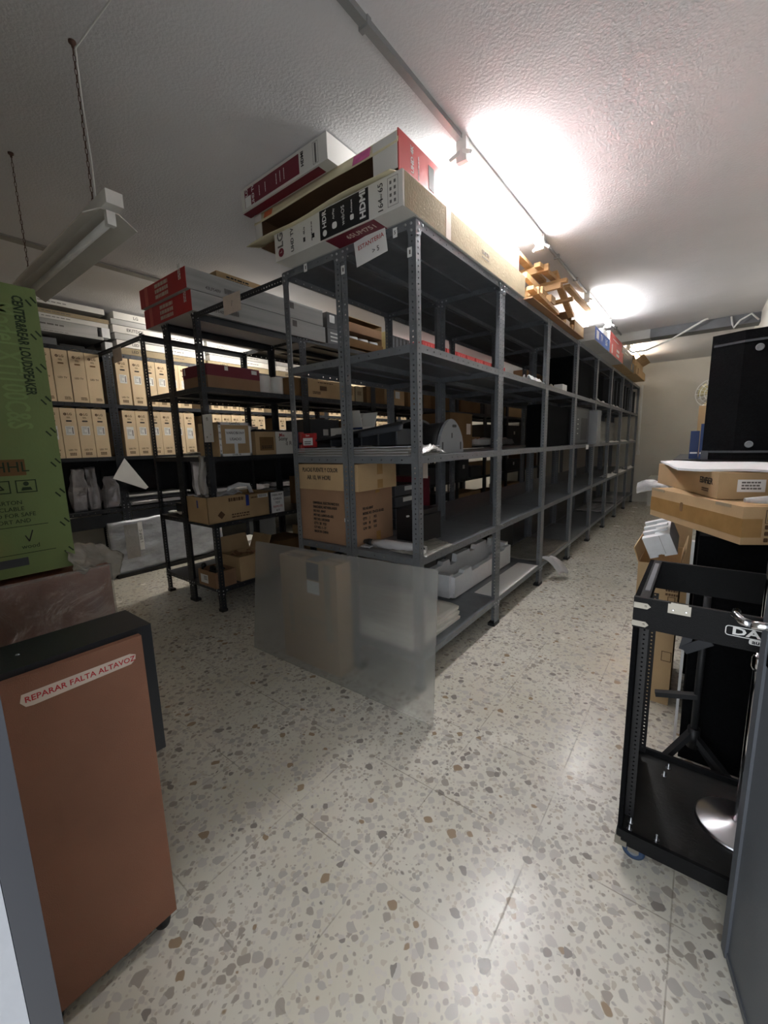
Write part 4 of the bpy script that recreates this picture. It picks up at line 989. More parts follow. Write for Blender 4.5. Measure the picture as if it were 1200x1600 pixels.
# ---------------------------------------------------------------- pile of wood
P = [((-.42, 1.50, 2.31), (-.42, 2.60, 2.31)), ((-.04, 1.46, 2.31), (-.05, 2.62, 2.31)), ((-.09, 1.46, 2.605), (-.10, 2.12, 2.60)), ((-.36, 1.75, 2.565), (.05, 1.76, 2.57)), ((.0, 1.64, 2.565), (-.01, 2.12, 2.60)),
     ((-.03, 1.47, 2.452), (-.03, 2.05, 2.430)), ((.0, 2.07, 2.635), (-.005, 2.68, 2.43)), ((-.38, 1.62, 2.37), (.03, 1.62, 2.375)), ((-.40, 2.05, 2.545), (.11, 2.05, 2.545)), ((-.40, 1.93, 2.47), (.09, 1.95, 2.485)),
     ((.02, 2.38, 2.61), (.05, 3.10, 2.57)), ((-.5, 1.72, 2.40), (.02, 1.74, 2.41)), ((-.40, 2.42, 2.50), (.07, 2.42, 2.505)), ((-.25, 1.55, 2.50), (-.28, 2.5, 2.52)), ((.0, 1.50, 2.37), (-.01, 2.2, 2.35)), ((-.45, 1.5, 2.35), (-.30, 2.4, 2.48))]
for k, (a, b) in enumerate(P):
    w = (.045, .032, .05, .04)[k % 4]; h = (.028, .04, .026, .05)[k % 4]
    o = part('wooden_batten', MB().bar(a, b, w, h).bevel(.002, 1), M['wood'], None)
    place_ = ['long batten lying at the bottom of the pile, left', 'long batten lying at the bottom of the pile, right', 'steep batten whose cut end points highest to the left', 'cross batten near the top of the pile', 'batten slanting away over the top of the pile', 'batten leaning from the near end of the pile', 'steep batten leaning on the right side of the pile',
              'lower cross batten', 'middle wide cross batten', 'low cross batten behind the near ones', 'thin batten sticking out to the far right', 'lowest cross batten at the near end', 'far cross batten', 'inner lengthwise batten', 'far end batten lying low', 'batten slanting on the hidden left side'][k]
    tag(o, 'pine '+place_+' on the central rack', 'wooden batten', 'pine battens piled on the central rack')
tag(part('hardboard_sheet', MB().box(-.45, .055, 1.40, 2.95, 2.268, 2.276), M['hardboard'], None), 'brown hardboard sheet under the wooden battens, overhanging the aisle', 'board')
tag(part('hardboard_sheet', MB().box(-.44, .035, 1.42, 2.60, 2.2775, 2.285), M['card'], None), 'cardboard sheet lying on the hardboard under the battens', 'board')
for k, (y0, z0) in enumerate(((1.93, 2.375), (2.62, 2.287), (2.40, 2.287))):
    tag(part('wood_block', MB().box(-.10, .025, y0, y0+.12, z0, z0+.055).bevel(.003, 1), M['wood'], None), ('upper', 'far', 'near')[k]+' short block of pine beside the batten pile', 'wood block', 'pine blocks on the central rack')
# ---------------------------------------------------------------- overhanging flat boxes along the aisle
def over(label, y0, y1, z0, z1, x1, mt, marks=None, under='box_grey', layer=''):
    t = thing('overhanging_box', label, 'box', (x1, y0, z0), 0, 'flat boxes on top of the central rack')
    d, h = y1-y0, z1-z0
    part('carton_body', MB().box(-.75, 0, 0, d, 0, h).bevel(.003, 1), M[under], t)
    part('printed_face', MB().box(0, .0015, .008, d-.008, .004, h-.004), mt, t)
    for m_ in marks or ():
        if m_[0] == 'p': plate(t, 'printed_patch', m_[1], m_[2], (.002, m_[3], m_[4]), *FX, m_[5])
        else: text(t, m_[1], m_[2], (.0022, m_[3], m_[4]), *FX, m_[5], 'lettering', .0015)
    return t
Wt = M['white']
over('white and blue television box overhanging the aisle beyond the battens', 3.06, 3.86, 2.268, 2.40, .13, M['box_blue'], [('p', .12, .08, .13, .066, Wt), ('t', 'TV', .09, .34, .066, Wt), ('t', 'LG', .09, .60, .066, Wt)])
over('brown carton with a white end, on top behind the battens', 2.74, 3.62, 2.40, 2.50, -.02, M['box_white'], [('p', .1, .05, .60, .05, M['box_red'])], 'card_dark')
over('cardboard box under the brown one with the white end', 2.66, 3.04, 2.287, 2.39, .03, M['card'], None, 'card_dark')
over('white box on top of the blue one', 3.66, 3.95, 2.40, 2.50, .09, M['box_white'], None, 'box_white')
over('red television box overhanging the aisle, lower layer', 3.88, 4.86, 2.268, 2.40, .13, M['box_redpale'], [('p', .06, .10, .15, .066, Wt), ('p', .20, .03, .55, .09, Wt), ('p', .2, .03, .55, .04, Wt)])
over('red television box overhanging the aisle, upper layer', 3.97, 4.86, 2.402, 2.53, .11, M['box_redpale'], [('p', .4, .01, .4, .07, Wt)])
over('black printed television box overhanging the aisle, lower layer', 4.88, 5.95, 2.268, 2.40, .13, M['box_black'], [('p', .1, .08, .8, .066, M['card'])], 'card')
over('black printed television box overhanging the aisle, upper layer', 4.88, 5.90, 2.402, 2.52, .11, M['box_black'], [('p', .3, .01, .4, .06, Wt)], 'card')
over('brown carton at the far end of the overhanging row, lower layer', 5.98, 7.15, 2.268, 2.39, .16, M['card'], [('p', .1, .09, .2, .06, M['card_dark'])], 'card')
t = open_box('open_carton', 'open brown carton with raised flaps at the far end of the overhanging row', -.45, .14, 6.0, 6.95, 2.392, 2.49, M['card'], flap=(.4, .6, 0, .5), fl=.12, ang=1.0)
for k in range(3):
    over(f'brown carton, {("lowest", "middle", "top")[k]} of the far pile on the hidden half of the central rack', 5.0+.1*k, 6.6, 2.268+.12*k, 2.385+.12*k, -.66, M['card'], None, 'card')if k == 0 else None

# ---------------------------------------------------------------- central rack contents
ZA3 = 1.2325
# stack of flat plastic sleeves on near shelf
for k in range(7):
    z = ZA3+.007*k
    o = part('plastic_sleeve', MB().sheet(lambda u, v, k=k, z=z: Vector((-.885+(.82+.012*math.sin(k*2.1))*u, .012+.006*(k % 3)+.30*v, z+.005+.0022*noise.noise(Vector((u*9, v*5, k))))), 26, 8, .0045), M['bubble'] if k == 6 else M['film_milky'] if k % 2 else M['box_grey'], None)
    tag(o, f'flat plastic sleeve on the near shelf, {ORD[k]} from the bottom of the pile', 'plastic sleeve', 'pile of plastic sleeves on the near shelf')
tag(part('crumpled_film', MB().sheet(lambda u, v: Vector((-.075+.085*u, .03+.22*v, ZA3+.01+.045*(1-abs(2*v-1))*(.5+.5*noise.noise(Vector((u*6, v*7, 3))))+.02*math.sin(PI*u))), 16, 20, .003), M['film'], None), 'crumpled clear film bunched at the corner post end of the sleeve pile', 'plastic film')
zs = ZA3+.052
t = thing('red_hang_pack', 'small red retail pack with a white label on the near shelf', 'retail pack', (-.86, .10, zs))
part('pack', MB().box(-.055, .055, -.012, .012, 0, .085).bevel(.003), M['box_red'], t)
plate(t, 'white_label', .085, .045, (0, -.0125, .035), *FY, M['white']); text(t, 'Sure', .018, (0, -.013, .072), *FY, M['white']); lines(t, (0, -.0135, .035), *FY, M['ink_grey'], .06, 2, .012)
t = open_box('white_retail_box', 'white retail box with a grey picture, left of two on the near shelf', -1.03+.13, -.76, .33, .45, zs-.035, zs+.12, M['box_white'], flap=(0, .8, 0, 0), fl=.12, ang=1.2)
plate(t, 'grey_picture', .07, .09, (.0, -.0608, .07), *FY, M['ink_grey'], r=.02)
t = open_box('white_retail_box', 'white retail box with raised lid, right of two on the near shelf', -.745, -.62, .33, .45, zs-.035, zs+.12, M['box_white'], flap=(.9, .8, 0, 0), fl=.10, ang=1.5)
plate(t, 'blue_grey_band', .12, .012, (.0, -.0608, .145), *FY, M['box_navy']); plate(t, 'grey_picture', .05, .07, (.0, -.0608, .06), *FY, M['ink_grey'], r=.015)
# black plastic moulded housing with grey arched end
t = thing('arched_plastic_case', 'dark plastic moulded case with a grey arched end plate on the near shelf', 'plastic case', (-.12, .525, ZA3))
def arch(w, h, n=14, p=2.2):
    pts = [(-w/2, 0)]
    for k in range(n+1):
        a = PI-PI*k/n; c, s = math.cos(a), math.sin(a)
        x_ = (abs(c)**(2/p))*(1 if c > 0 else -1)*w*.31 if False else w/2*c*(1-.38*s); pts.append((x_, .05+(h-.05)*s**.75 if s > 1e-6 else .05))
    pts.append((w/2, 0)); return pts
part('end_plate', MB().prism(arch(.29, .195), .018, frame((0, 0, 0), *FX)).bevel(.004, 1), M['plastic_grey'], t, 'light grey arched end plate')
plate(t, 'slot', .05, .016, (.0184, .03, .155), *FX, M['black'], r=.007); plate(t, 'slot', .012, .03, (.0184, .0, .10), *FX, M['black'], r=.004); plate(t, 'slot', .014, .045, (.0184, -.11, .04), *FX, M['black']); plate(t, 'slot', .014, .045, (.0184, .11, .04), *FX, M['black'])
mb = MB()
def hull(u, v):
    a = PI*v; w = .27*(1-.25*u); h = .175*(1-.5*u*u)
    return Vector((-.005-.62*u, -.5*w*math.cos(a), max(.0, h*math.sin(a)**.6)))
part('hood', MB().sheet(hull, 16, 18, .004), M['rubber'], t)
t = thing('slanted_plastic_tray', 'long black slanted plastic housing lying in front of the arched case', 'plastic case', (-.155, .20, zs+.002))
def top(u, v):  # u along -x, v across y
    return Vector((-.80*u, -.10+.26*v, .125*(1-.72*u)-.02*(2*v-1)**2-.012*u*math.sin(3*v)))
part('shell', MB().sheet(top, 22, 10, .012), M['rubber'], t)
part('front_lip', MB().sheet(lambda u, v: Vector((-.30*u, -.105-.004*v, .105*(1-.72*u*.4)-.03*v)), 10, 3, .006), M['plastic_dgrey'], t, 'grey front lip')
for k in range(5): part('rib', MB().box(-.06-.12*k, -.05-.12*k, -.085, .12, 0, .085-.012*k), M['plastic_dgrey'], t)
# brown boxes farther on this level (left half)
simple('brown_carton', 'tall brown carton with a pale label in the second bay of the central rack', -.84, -.56, 1.35, 1.75, ZA3, ZA3+.30, M['card_dark'], [('p', .08, .09, .13, .17, M['tape_w']), ('l', -.08, .17, .06, 1, M['ink'])])
wavy_sheet('white_paper', 'white paper sheet on the left half of the second bay', 'paper', -.55, -.47, 1.25, 1.8, ZA3, .003, 'white', .004, seed=61)
simple('black_television', 'big black television body filling the third bay of the central rack', -.20, -.05, 2.10, 2.96, ZA3, ZA3+.37, M['carpet'], None, cat='television')
t = thing('tower_computer', 'black tower unit with small front lights in the fourth bay of the central rack', 'computer', (-.03, 3.06, ZA3))
part('case_body', MB().box(-.38, 0, 0, .72, 0, .40).bevel(.006), M['black'], t)
part('front_frame', MB().box(0, .01, .02, .66, .02, .38).bevel(.003), M['plastic_dgrey'], t)
for k in range(4): plate(t, 'port', .05, .008, (.011, .15, .12+k*.05), *FX, M['plastic_white'])
plate(t, 'vent_panel', .3, .24, (.011, .45, .17), *FX, M['black']); 
tag(part('grey_cabinet', MB().box(-.05, .06, 3.80, 4.02, ZA3, ZA3+.39).bevel(.003), M['plastic_grey'], None), 'light grey upright slab case beside the black tower unit', 'case')
tag(part('paper_tag', MB().box(.001, .003, 3.55, 3.68, ZA3-.06, ZA3-.01), M['white'], None), 'small white tag hanging from the shelf edge under the tower unit', 'tag')
# big tilted rolls and cloth on the inner half
for k, (b, lab) in enumerate(((1, 'second'), (4, 'fifth'))):
    pass
# level .703 near bay: the two stacked cartons
ZA4 = .7205
t = thing('shipping_carton', 'brown reddish shipping carton with black stencilled text, under another carton', 'box', (-.674, .21, ZA4))
part('carton_body', MB().box(-.236, .236, -.185, .165, 0, .315).bevel(.004, 1), M['card_red'], t)
for j, s_ in enumerate(('UNIVERSAL ELECTRONICS B.V.', 'ENSCHEDE, NETHERLANDS', 'P/O NO. 48447', 'PRT NO. L60022-02-GS2', 'PRT NO. U0220620', "Q'TY:  20   PCS", 'C/T NO. 1 - 17', 'MADE IN CHINA')):
    text(t, s_, .020, (-.10, -.1862, .235-j*.025), *FY, M['ink'], 'lettering', .0007, 'LEFT', sx=.80)
for j, s_ in enumerate(('P/O NO.48447', 'MODEL NO. CP-AT21-02-GS2', "Q'TY:     1        PCS", 'N.W:    18       KGS', 'G.W:   20.1      KGS')):
    text(t, s_, .021, (.2368, -.12, .21-j*.029), *FX, M['ink'], 'lettering', .0007, 'LEFT', sx=.72)
plate(t, 'white_patch', .03, .022, (.17, -.1866, .15), *FY, M['white']); plate(t, 'tape_tab', .04, .06, (.2366, .02, .03), *FX, M['tape'])
plate(t, 'tape_tab', .04, .02, (.2366, .02, .30), *FX, M['tape'])
t = thing('upper_carton', 'pale brown carton with black handwriting, on top of the stencilled carton', 'box', (-.655, .19, ZA4+.317))
part('carton_body', MB().box(-.255, .255, -.175, .18, 0, .150).bevel(.004, 1), M['card'], t)
text(t, 'PLACAS FUENTE Y COLOR', .034, (-.04, -.1758, .115), *FY, M['ink'], 'lettering', .0006, sx=.72); text(t, 'AR 10, W HORI', .036, (-.05, -.1758, .07), *FY, M['ink'], 'lettering', .0006, sx=.8)
plate(t, 'tape_tab', .05, .06, (.2556, .02, .115), *FX, M['tape']); plate(t, 'tape_tab', .05, .05, (.2556, .02, .03), *FX, M['tape'])
# black small box unit
t = thing('black_cabinet_unit', 'small black box shaped unit on the fourth shelf of the near bay', 'electronics', (-.27, .40, ZA4))
part('casing', MB().box(-.09, .09, -.09, .09, 0, .19).bevel(.003), M['box_black'], t)
part('side_panel', MB().box(.0902, .105, -.10, .10, -.0, .16).bevel(.002), M['black'], t)
part('white_pin', MB().tube([(.0, -.088, .15), (-.005, -.105, .15)], .006, 8), M['plastic_white'], t)
# rolled plastic bag and film
t = thing('rolled_plastic', 'rolled clear plastic with a black end lying on the near shelf edge', 'plastic roll', (-.40, .08, ZA4))
part('roll', MB().tube([(.04, .0, .025), (.14, .0, .03), (.26, .02, .025), (.36, .05, .02)], .025, 12, radii=[.02, .027, .026, .018]), M['film_white'], t)
part('black_end', MB().tube([(-.04, .02, .02), (.0, .01, .025), (.04, .0, .025)], .02, 10, radii=[.012, .018, .02]), M['rubber'], t)
part('crinkled_end', MB().sheet(lambda u, v: Vector((-.02+.07*u, -.045+.06*v, .005+.02*abs(noise.noise(Vector((u*7, v*7, 8)))))), 10, 10, .002), M['bubble'], t)
tag(part('film_sheet', MB().sheet(lambda u, v: Vector((-.22+.235*u, .04+.42*v*(1-.3*u), ZA4+.006+.012*abs(noise.noise(Vector((u*5, v*6, 11))))+.006*math.sin(v*PI))), 16, 20, .002), M['film_milky'], None), 'crinkled clear film spread over the shelf edge behind the corner post', 'plastic film')
t = thing('black_plug', 'small black plug with a white tip on the near shelf edge', 'plug', (-.045, .07, ZA4))
part('plug_body', MB().tube([(-.05, .06, .02), (-.02, .04, .022), (0, .03, .02)], .018, 8), M['rubber'], t); part('white_tip', MB().box(.0, .022, .005, .03, .008, .026), M['plastic_white'], t)
# things deeper on that level, inner half: paper trays
for k in range(4):
    simple('paper_tray', f'dark tray of papers, {ORD[k]} from the bottom behind the near cartons', -.84, -.52, .52, .80, ZA4+.001+.075*k, ZA4+.070+.075*k, M['plastic_dgrey'], [('p', .12, .03, -.03+.02*k, .045, M['white'])], cat='tray', group='paper trays')
simple('red_case', 'dark red case in the near bay behind the corner post, inner half', -.80, -.52, .84, .96, ZA4+.001, ZA4+.33, M['box_maroon'])
# level .177
ZA5 = .1945
for k in range(3):
    z = ZA5+.001+k*.028
    o = part('folded_foam_sheet', MB().sheet(lambda u, v, k=k, z=z: Vector((-.86+(.80-.01*k)*u, .04+.01*k+.52*v, z+.024+.006*noise.noise(Vector((u*3, v*3, k)))-.02*max(0, u-.93)/.07*.5)), 24, 12, .022), M['foamsheet'], None)
    tag(o, f'folded cream foam sheet on the lowest near shelf, {("bottom", "middle", "top")[k]} of the pile', 'foam sheet', 'foam sheets on the lowest shelf')
t = thing('styrofoam_packaging', 'long white styrofoam packaging with notches on the lowest shelf, second bay', 'styrofoam', (-.30, .80, ZA5+.006))
def crenel(L_, hs):
    pts = [(0, 0)]; n = len(hs); 
    for i, h_ in enumerate(hs):
        pts += [(L_*i/n+(.008 if i else 0), h_), (L_*(i+1)/n-(.008 if i < n-1 else 0), h_)]
    pts.append((L_, 0)); return pts
part('back_wall', MB().prism(crenel(1.12, [.20, .22, .17, .23, .23, .20, .235, .235, .16, .22]), .045, frame((-.13, 0, 0), *FX)).bevel(.004, 1), M['foam'], t)
part('front_wall', MB().prism(crenel(1.06, [.15, .17, .13, .135, .135, .15, .15, .165]), .04, frame((.02, .03, 0), *FX)).bevel(.004, 1), M['foam'], t)
part('end_block', MB().box(-.09, .03, 0, .06, 0, .165).box(-.085, .02, .06, .12, 0, .10).bevel(.006, 1), M['foam'], t)
part('end_block', MB().box(-.09, .03, 1.04, 1.10, 0, .19).bevel(.006, 1), M['foam'], t)
part('base_slab', MB().box(-.12, .05, .02, 1.08, 0, .03), M['foam'], t)
tag(part('white_board', MB().box(-.18, -.004, 1.02, 1.93, ZA5+.0005, ZA5+.0055), M['white'], None), 'flat white board lying on the shelf edge before the styrofoam', 'board')
tag(part('foam_block', MB().box(-.86, -.50, 1.25, 1.75, ZA5+.001, ZA5+.28).bevel(.01), M['box_grey'], None), 'grey patterned packaging block behind the styrofoam', 'packaging')
tag(part('black_speaker_box', MB().box(-.86, -.46, 2.0, 2.55, ZA5+.001, ZA5+.33).bevel(.008), M['black'], None), 'black box on the inner lowest shelf behind the plastic sheet', 'box')
wavy_sheet('plastic_sheet', 'milky plastic sheet spread on the lowest shelf of the third bay', 'plastic sheet', -.44, .0, 2.03, 2.97, ZA5+.001, .003, 'film_milky', .010, seed=71)
tag(part('film_scrap', MB().sheet(lambda u, v: Vector((-.03+.15*u+.05*math.sin(v*2), 2.05+.16*v+.10*u, ZA5+.04-.16*u*u+.012*math.sin(v*6))), 14, 10, .002), M['film_white'], None), 'scrap of clear film hanging from the lowest shelf over the aisle', 'plastic film')
# level 1.73 small white stuff and black panels
ZA2 = 1.747
def crumple(label, x0, x1, y0, y1, z, h, mt, seed):
    o = part('crumpled_paper', MB().sheet(lambda u, v: Vector((x0+(x1-x0)*u, y0+(y1-y0)*v, z+.003+h*abs(noise.noise(Vector((u*4+seed, v*6, seed*1.7))))*math.sin(PI*min(1, max(0, u))))), 12, 18, .002), M[mt], None)
    return tag(o, label, 'paper')
crumple('crumpled white paper at the shelf edge just before the third post, second shelf', -.12, .0, 1.65, 1.93, ZA2, .11, 'white', 1)
crumple('pale paper heap just after the third post, second shelf', -.15, -.02, 2.08, 2.5, ZA2, .06, 'tape_w', 2)
tag(part('white_block', MB().box(-.12, -.04, 2.62, 2.78, ZA2, ZA2+.07), M['white'], None), 'small white block on the second shelf before the fourth post', 'block')
crumple('crumpled white wrap in the fifth bay on the second shelf', -.14, .01, 4.1, 4.9, ZA2, .09, 'white', 3)
crumple('crumpled white wrap in the sixth bay on the second shelf', -.14, .01, 5.1, 6.2, ZA2, .07, 'white', 4)
tag(part('black_screen', MB().box(-.30, -.07, 3.08, 3.93, ZA2, ZA2+.40).bevel(.004), M['carpet'], None), 'black screen filling the fourth bay on the second shelf', 'screen', None)
tag(part('black_screen', MB().box(-.40, -.10, 4.08, 4.92, ZA2, ZA2+.40).bevel(.004), M['carpet'], None), 'black screen filling the fifth bay on the second shelf', 'screen', None)
for k in range(9):
    y = 5.30+k*.29
    if abs((y % 1.0)) < .08 or (y % 1.0) > .92: y += .12
    t = thing('upright_screen', f'thin black screen standing upright, {ORD[k]} in the far bays of the second shelf', 'screen', (-.05, y, ZA2), 0, 'upright screens on the far shelves')
    part('panel', MB().box(-.36, 0.02, 0, .05, 0, .40).bevel(.004), M['rubber'], t)
    part('bezel', MB().box(.02, .024, .006, .012, .01, .39), M['plastic_grey'], t)
for b in range(5, 8):
    crumple(f'crumpled white wrap at the shelf edge of the {place[b]} bay, third shelf', -.14, .012, b+.1, b+.85, ZA3, .06, 'white', 5+b)
    crumple(f'crumpled white wrap at the shelf edge of the {place[b]} bay, fourth shelf', -.14, .012, b+.1, b+.85, ZA4, .05, 'white', 9+b)
    tag(part('pale_monitor', MB().box(-.42, -.38, b+.08, b+.92, ZA3, ZA3+.36), M['box_grey'], None), f'pale monitor back standing at the rear of the {place[b]} bay, third shelf', 'monitor')
wavy_sheet('plastic_sheet', 'white plastic on the lowest shelf of the sixth bay', 'plastic sheet', -.40, .0, 5.1, 5.95, ZA5+.001, .006, 'film_white', .02, seed=81)
wavy_sheet('plastic_sheet', 'white plastic on the lowest shelf of the seventh bay', 'plastic sheet', -.40, .0, 6.1, 6.95, ZA5+.001, .006, 'film_white', .03, seed=82)
wavy_sheet('white_cloth', 'folded white cloth on the inner half of the third bay', 'cloth', -.84, -.55, 2.1, 2.7, ZA3, .05, 'box_white', .03, seed=83)
tag(part('yellow_flap', MB().box(-.22, -.12, .28, .282, 1.10, 1.19), M['tape_w'], None), 'pale hanging tag under the near shelf', 'tag')

# ---------------------------------------------------------------- in front of the rack: tall carton and frosted sheet
t = thing('tall_television_carton', 'tall brown television carton standing on the floor behind the frosted sheet', 'television box', (-.68, -.085, 0))
part('carton_body', MB().box(-.235, .235, -.055, .06, 0, .652).bevel(.003, 1), M['card'], t)
plate(t, 'black_patch', .10, .10, (.05, -.0556, .59), *FY, M['box_black']); plate(t, 'black_patch', .10, .11, (.05, .0, .6526), (1, 0, 0), (0, 1, 0), M['box_black']); plate(t, 'white_label', .10, .075, (.05, -.0556, .495), *FY, M['white'])
plate(t, 'tape_strip', .05, .45, (.165, -.0556, .42), *FY, M['card_pale']); lines(t, (-.15, -.056, .30), *FYV, M['card_pale'], .26, 1, .07, seed=12)
plate(t, 'tape_strip', .20, .012, (.06, -.0556, .30), *FY, M['card_pale']); part('top_tape', MB().box(-.235, .235, -.012, .012, .6522, .653), M['tape'], t)
lines(t, (-.12, .0, .6526), (1, 0, 0), (0, 1, 0), M['ink_tv'], .12, 3, .02)
t = thing('frosted_sheet', 'large frosted clear plastic sheet standing on the floor, leaning on the near rack end', 'plastic sheet', (0, 0, 0))
bot = Vector((-1.157, -.205, .002)); botR = Vector((.186, -.190, .002)); topL = Vector((-1.135, -.148, .708)); topR = Vector((.193, -.148, .740))
ax = (botR-bot).normalized(); 
mb = MB(); n = 1
c = [bot, botR, topR, topL]
nrm = (botR-bot).cross(topL-bot).normalized()
r = .012
def arc(p, a, b):  # rounded corner
    return [p+a*r, p+(a+b)*r*.29, p+b*r]
d1 = (topR-botR).normalized(); d2 = (topL-topR).normalized(); d3 = (topL-bot).normalized()
ring = [bot]+[botR]+arc(topR, -d1, d2)+arc(topL, -d2, -d3)
th = .003
A = [mb.bm.verts.new(p-nrm*0) for p in ring]; B = [mb.bm.verts.new(p+nrm*-th*(-1)) for p in ring]
mb._f(A); mb._f(B[::-1])
for k in range(len(ring)): mb._f([A[k], A[(k+1) % len(ring)], B[(k+1) % len(ring)], B[k]])
o = part('sheet_panel', mb, M['acrylic'], t)

# ---------------------------------------------------------------- left foreground
t = thing('green_loudspeaker_box', 'tall green loudspeaker carton standing on the film wrapped box', 'box', (-.63, -1.60, .905))
part('carton_body', MB().box(-.36, 0, .01, .375, 0, .895).bevel(.004, 1), M['green'], t)
x = .0006
text(t, 'CENTER&REAR LOUDSPEAKER', .036, (x, .325, .865), (0, 0, -1), (0, 1, 0), M['ink_green'], 'lettering', .0009, 'LEFT', sx=.60)
text(t, 'Model XTi100C&S', .085, (x, .283, .84), (0, 0, -1), (0, 1, 0), M['ink_palegreen'], 'lettering', .0012, 'LEFT', sx=.58)
for k in range(9):
    zz = .85-.1*k; yy = .325 if k % 2 == 0 else .325
    for j in (0, 1): plate(t, 'dash_mark', .020, .0045, (x, yy+.028+j*.013, zz+.011*j), (0, .62, -.78), (0, .78, .62), M['ink_green'])
plate(t, 'tan_sticker', .09, .05, (x, .235, .345), *FX, M['card_dark']); text(t, 'HHL', .045, (x+.001, .245, .345), *FX, M['ink_green'])
for k, yy in enumerate((.10, .165)):
    outline(t, 'symbol_frame', .052, .040, (x, yy+.110, .285), *FX, M['ink_green'], .003)
mb = MB()
for k in range(3):
    a = PI/2+k*2*PI/3; b = a+2*PI/3; mb.bar((.013*math.cos(a)*.9, .013*math.sin(a)*.9, 0), (.013*math.cos(b)*.72, .013*math.sin(b)*.72, 0), .004, .0006)
link('recycling_symbol', mb.mesh('recycling_symbol', M['ink_green']), t, T=frame((x, .21, .283), *FX))
mb = MB().lathe([(.007, 0), (.007, .0006)], 16, Matrix.Translation((0, .008, 0))).prism([(-.014, -.013), (.014, -.013), (.010, -.003), (-.010, -.003)], .0006)
link('person_symbol', mb.mesh('person_symbol', M['ink_green']), t, T=frame((x, .275, .285), *FX))
for k, s_ in enumerate(('THIS CARTON', 'IS RECYCLABLE', 'PACKAGED FOR SAFE', 'TRANSPORT AND')): text(t, s_, .018, (x, .20, .235-.020*k), *FX, M['ink_green'], 'lettering')
part('rule', MB().box(x, x+.0004, .01, .315, .158, .160).box(x, x+.0004, .01, .325, .070, .072), M['ink_green'], t)
part('tick_mark', MB().bar((x+.001, .252, .128), (x+.001, .260, .108), .003, .001, (1, 0, 0)).bar((x+.001, .260, .108), (x+.001, .272, .143), .003, .001, (1, 0, 0)), M['ink'], t)
text(t, 'wood', .020, (x, .262, .092), *FX, M['ink_green']); text(t, 'black', .020, (x, .165, .092), *FX, M['ink_green']); plate(t, 'tan_patch', .03, .02, (x, .16, .115), *FX, M['card'])
plate(t, 'dark_bar', .12, .026, (x, .19, .045), *FX, M['plastic_dgrey'])
t = thing('film_wrapped_carton', 'brown carton wrapped in clear film standing on the floor under the green one', 'box', (-.63, -1.60, 0))
part('carton_body', MB().box(-.45, 0, .0, .472, 0, .885).bevel(.004, 1), mat('reddish_brown_board', (150, 98, 76), .5, 0, .12, 5, .1, 90), t)
part('film_wrap', MB().sheet(lambda u, v: Vector((.006+.004*noise.noise(Vector((u*9, v*9, 3)))+.004, .0+.475*u, .30+.588*v)), 30, 34, .0006), M['film_clear'], t)
def flap(u, v):
    a = Vector((-.02, .345, .975)).lerp(Vector((-.10, .56, .885)), u); b = Vector((.012, .36, .888)).lerp(Vector((-.06, .50, .800)), u)
    p = a.lerp(b, v); q_ = 0.5+0.5*math.sin(PI*v)
    return p+Vector((.03*math.sin(PI*v)*(1-.4*u)+.014*noise.noise(Vector((u*5, v*5, 2))), .012*noise.noise(Vector((u*6, v*3, 7))), .028*math.sin(PI*u)*(1-v)+.012*noise.noise(Vector((u*7, v*4, 5)))))
part('loose_film', MB().sheet(flap, 26, 20, .001), M['film_milky'], t, 'loose clear film puffed up beside the green box')
# cabinet with brown board
t = thing('speaker_cabinet', 'black speaker cabinet with brown front board and a masking tape note', 'speaker', (.0, -1.60, 0))
part('cabinet_body', MB().box(-.150, .004, .0, .343, .515, .862).bevel(.002, 1), M['blackcab'], t)
part('lower_body', MB().box(-.15, .004, .02, .30, .052, .515), M['black'], t)
part('front_board', MB().box(.0045, .022, -.0, .312, .042, .848).bevel(.004), M['leather'], t, 'brown leatherette covered board')
part('masking_tape_note', MB().prism([(.0, .012), (.008, 0), (.02, -.002), (.205, .002), (.215, .01), (.217, .022), (.205, .028), (.004, .028)], .0008, frame((.0222, .077, .784), *FX)), M['tape_w'], t)
text(t, 'REPARAR FALTA ALTAVOZ', .0175, (.0232, .188, .798), *FX, M['ink_red'], 'handwriting', .0002, sx=.98)
for yy in (.285, .04):
    part('foot', MB().lathe([(.018, 0), (.021, .012), (.017, .03), (.016, .05)], 16, Matrix.Translation((-.01 if yy > .1 else -.01, yy, 0))), M['rubber'], t)
    part('foot', MB().lathe([(.018, 0), (.021, .012), (.017, .03), (.016, .05)], 16, Matrix.Translation((-.12, yy, 0))), M['rubber'], t)
part('tiny_screw', MB().lathe([(.004, 0), (.003, .002)], 8, Matrix.Translation((-.07, .10, .862))), M['bolt'], t)

# ---------------------------------------------------------------- right foreground: flight case rack
t = thing('flight_case_rack', 'empty open black equipment rack case on a blue caster by the grey door', 'rack case', (.955, -.37, 0))
W_, D_ = .50, .43; zb, zt = .062, .855
part('side_panel', MB().box(0, .012, 0, D_, zb, zt).bevel(.002, 1), M['carpet'], t)
part('side_panel', MB().box(W_-.012, W_, 0, D_, zb, zt).bevel(.002, 1), M['carpet'], t)
part('front_top_rail', MB().box(-.001, W_+.001, -.012, 0.0, zt-.088, zt).bevel(.002, 1), M['black_box'], t)
part('back_top_rail', MB().box(0, W_, D_-.012, D_, zt-.10, zt).bevel(.002, 1), M['black_box'], t)
part('side_top_rail', MB().box(.012, .035, 0.0, D_-.012, zt-.03, zt).bevel(.002, 1), M['black_box'], t)
part('edge_strip', MB().box(.018, .030, .06, D_-.05, zt, zt+.0015), M['beam_grey'], t, 'worn grey velcro strip')
part('base_plate', MB().box(.012, W_-.012, .0, D_, zb+.012, zb+.030), M['floorplate'], t)
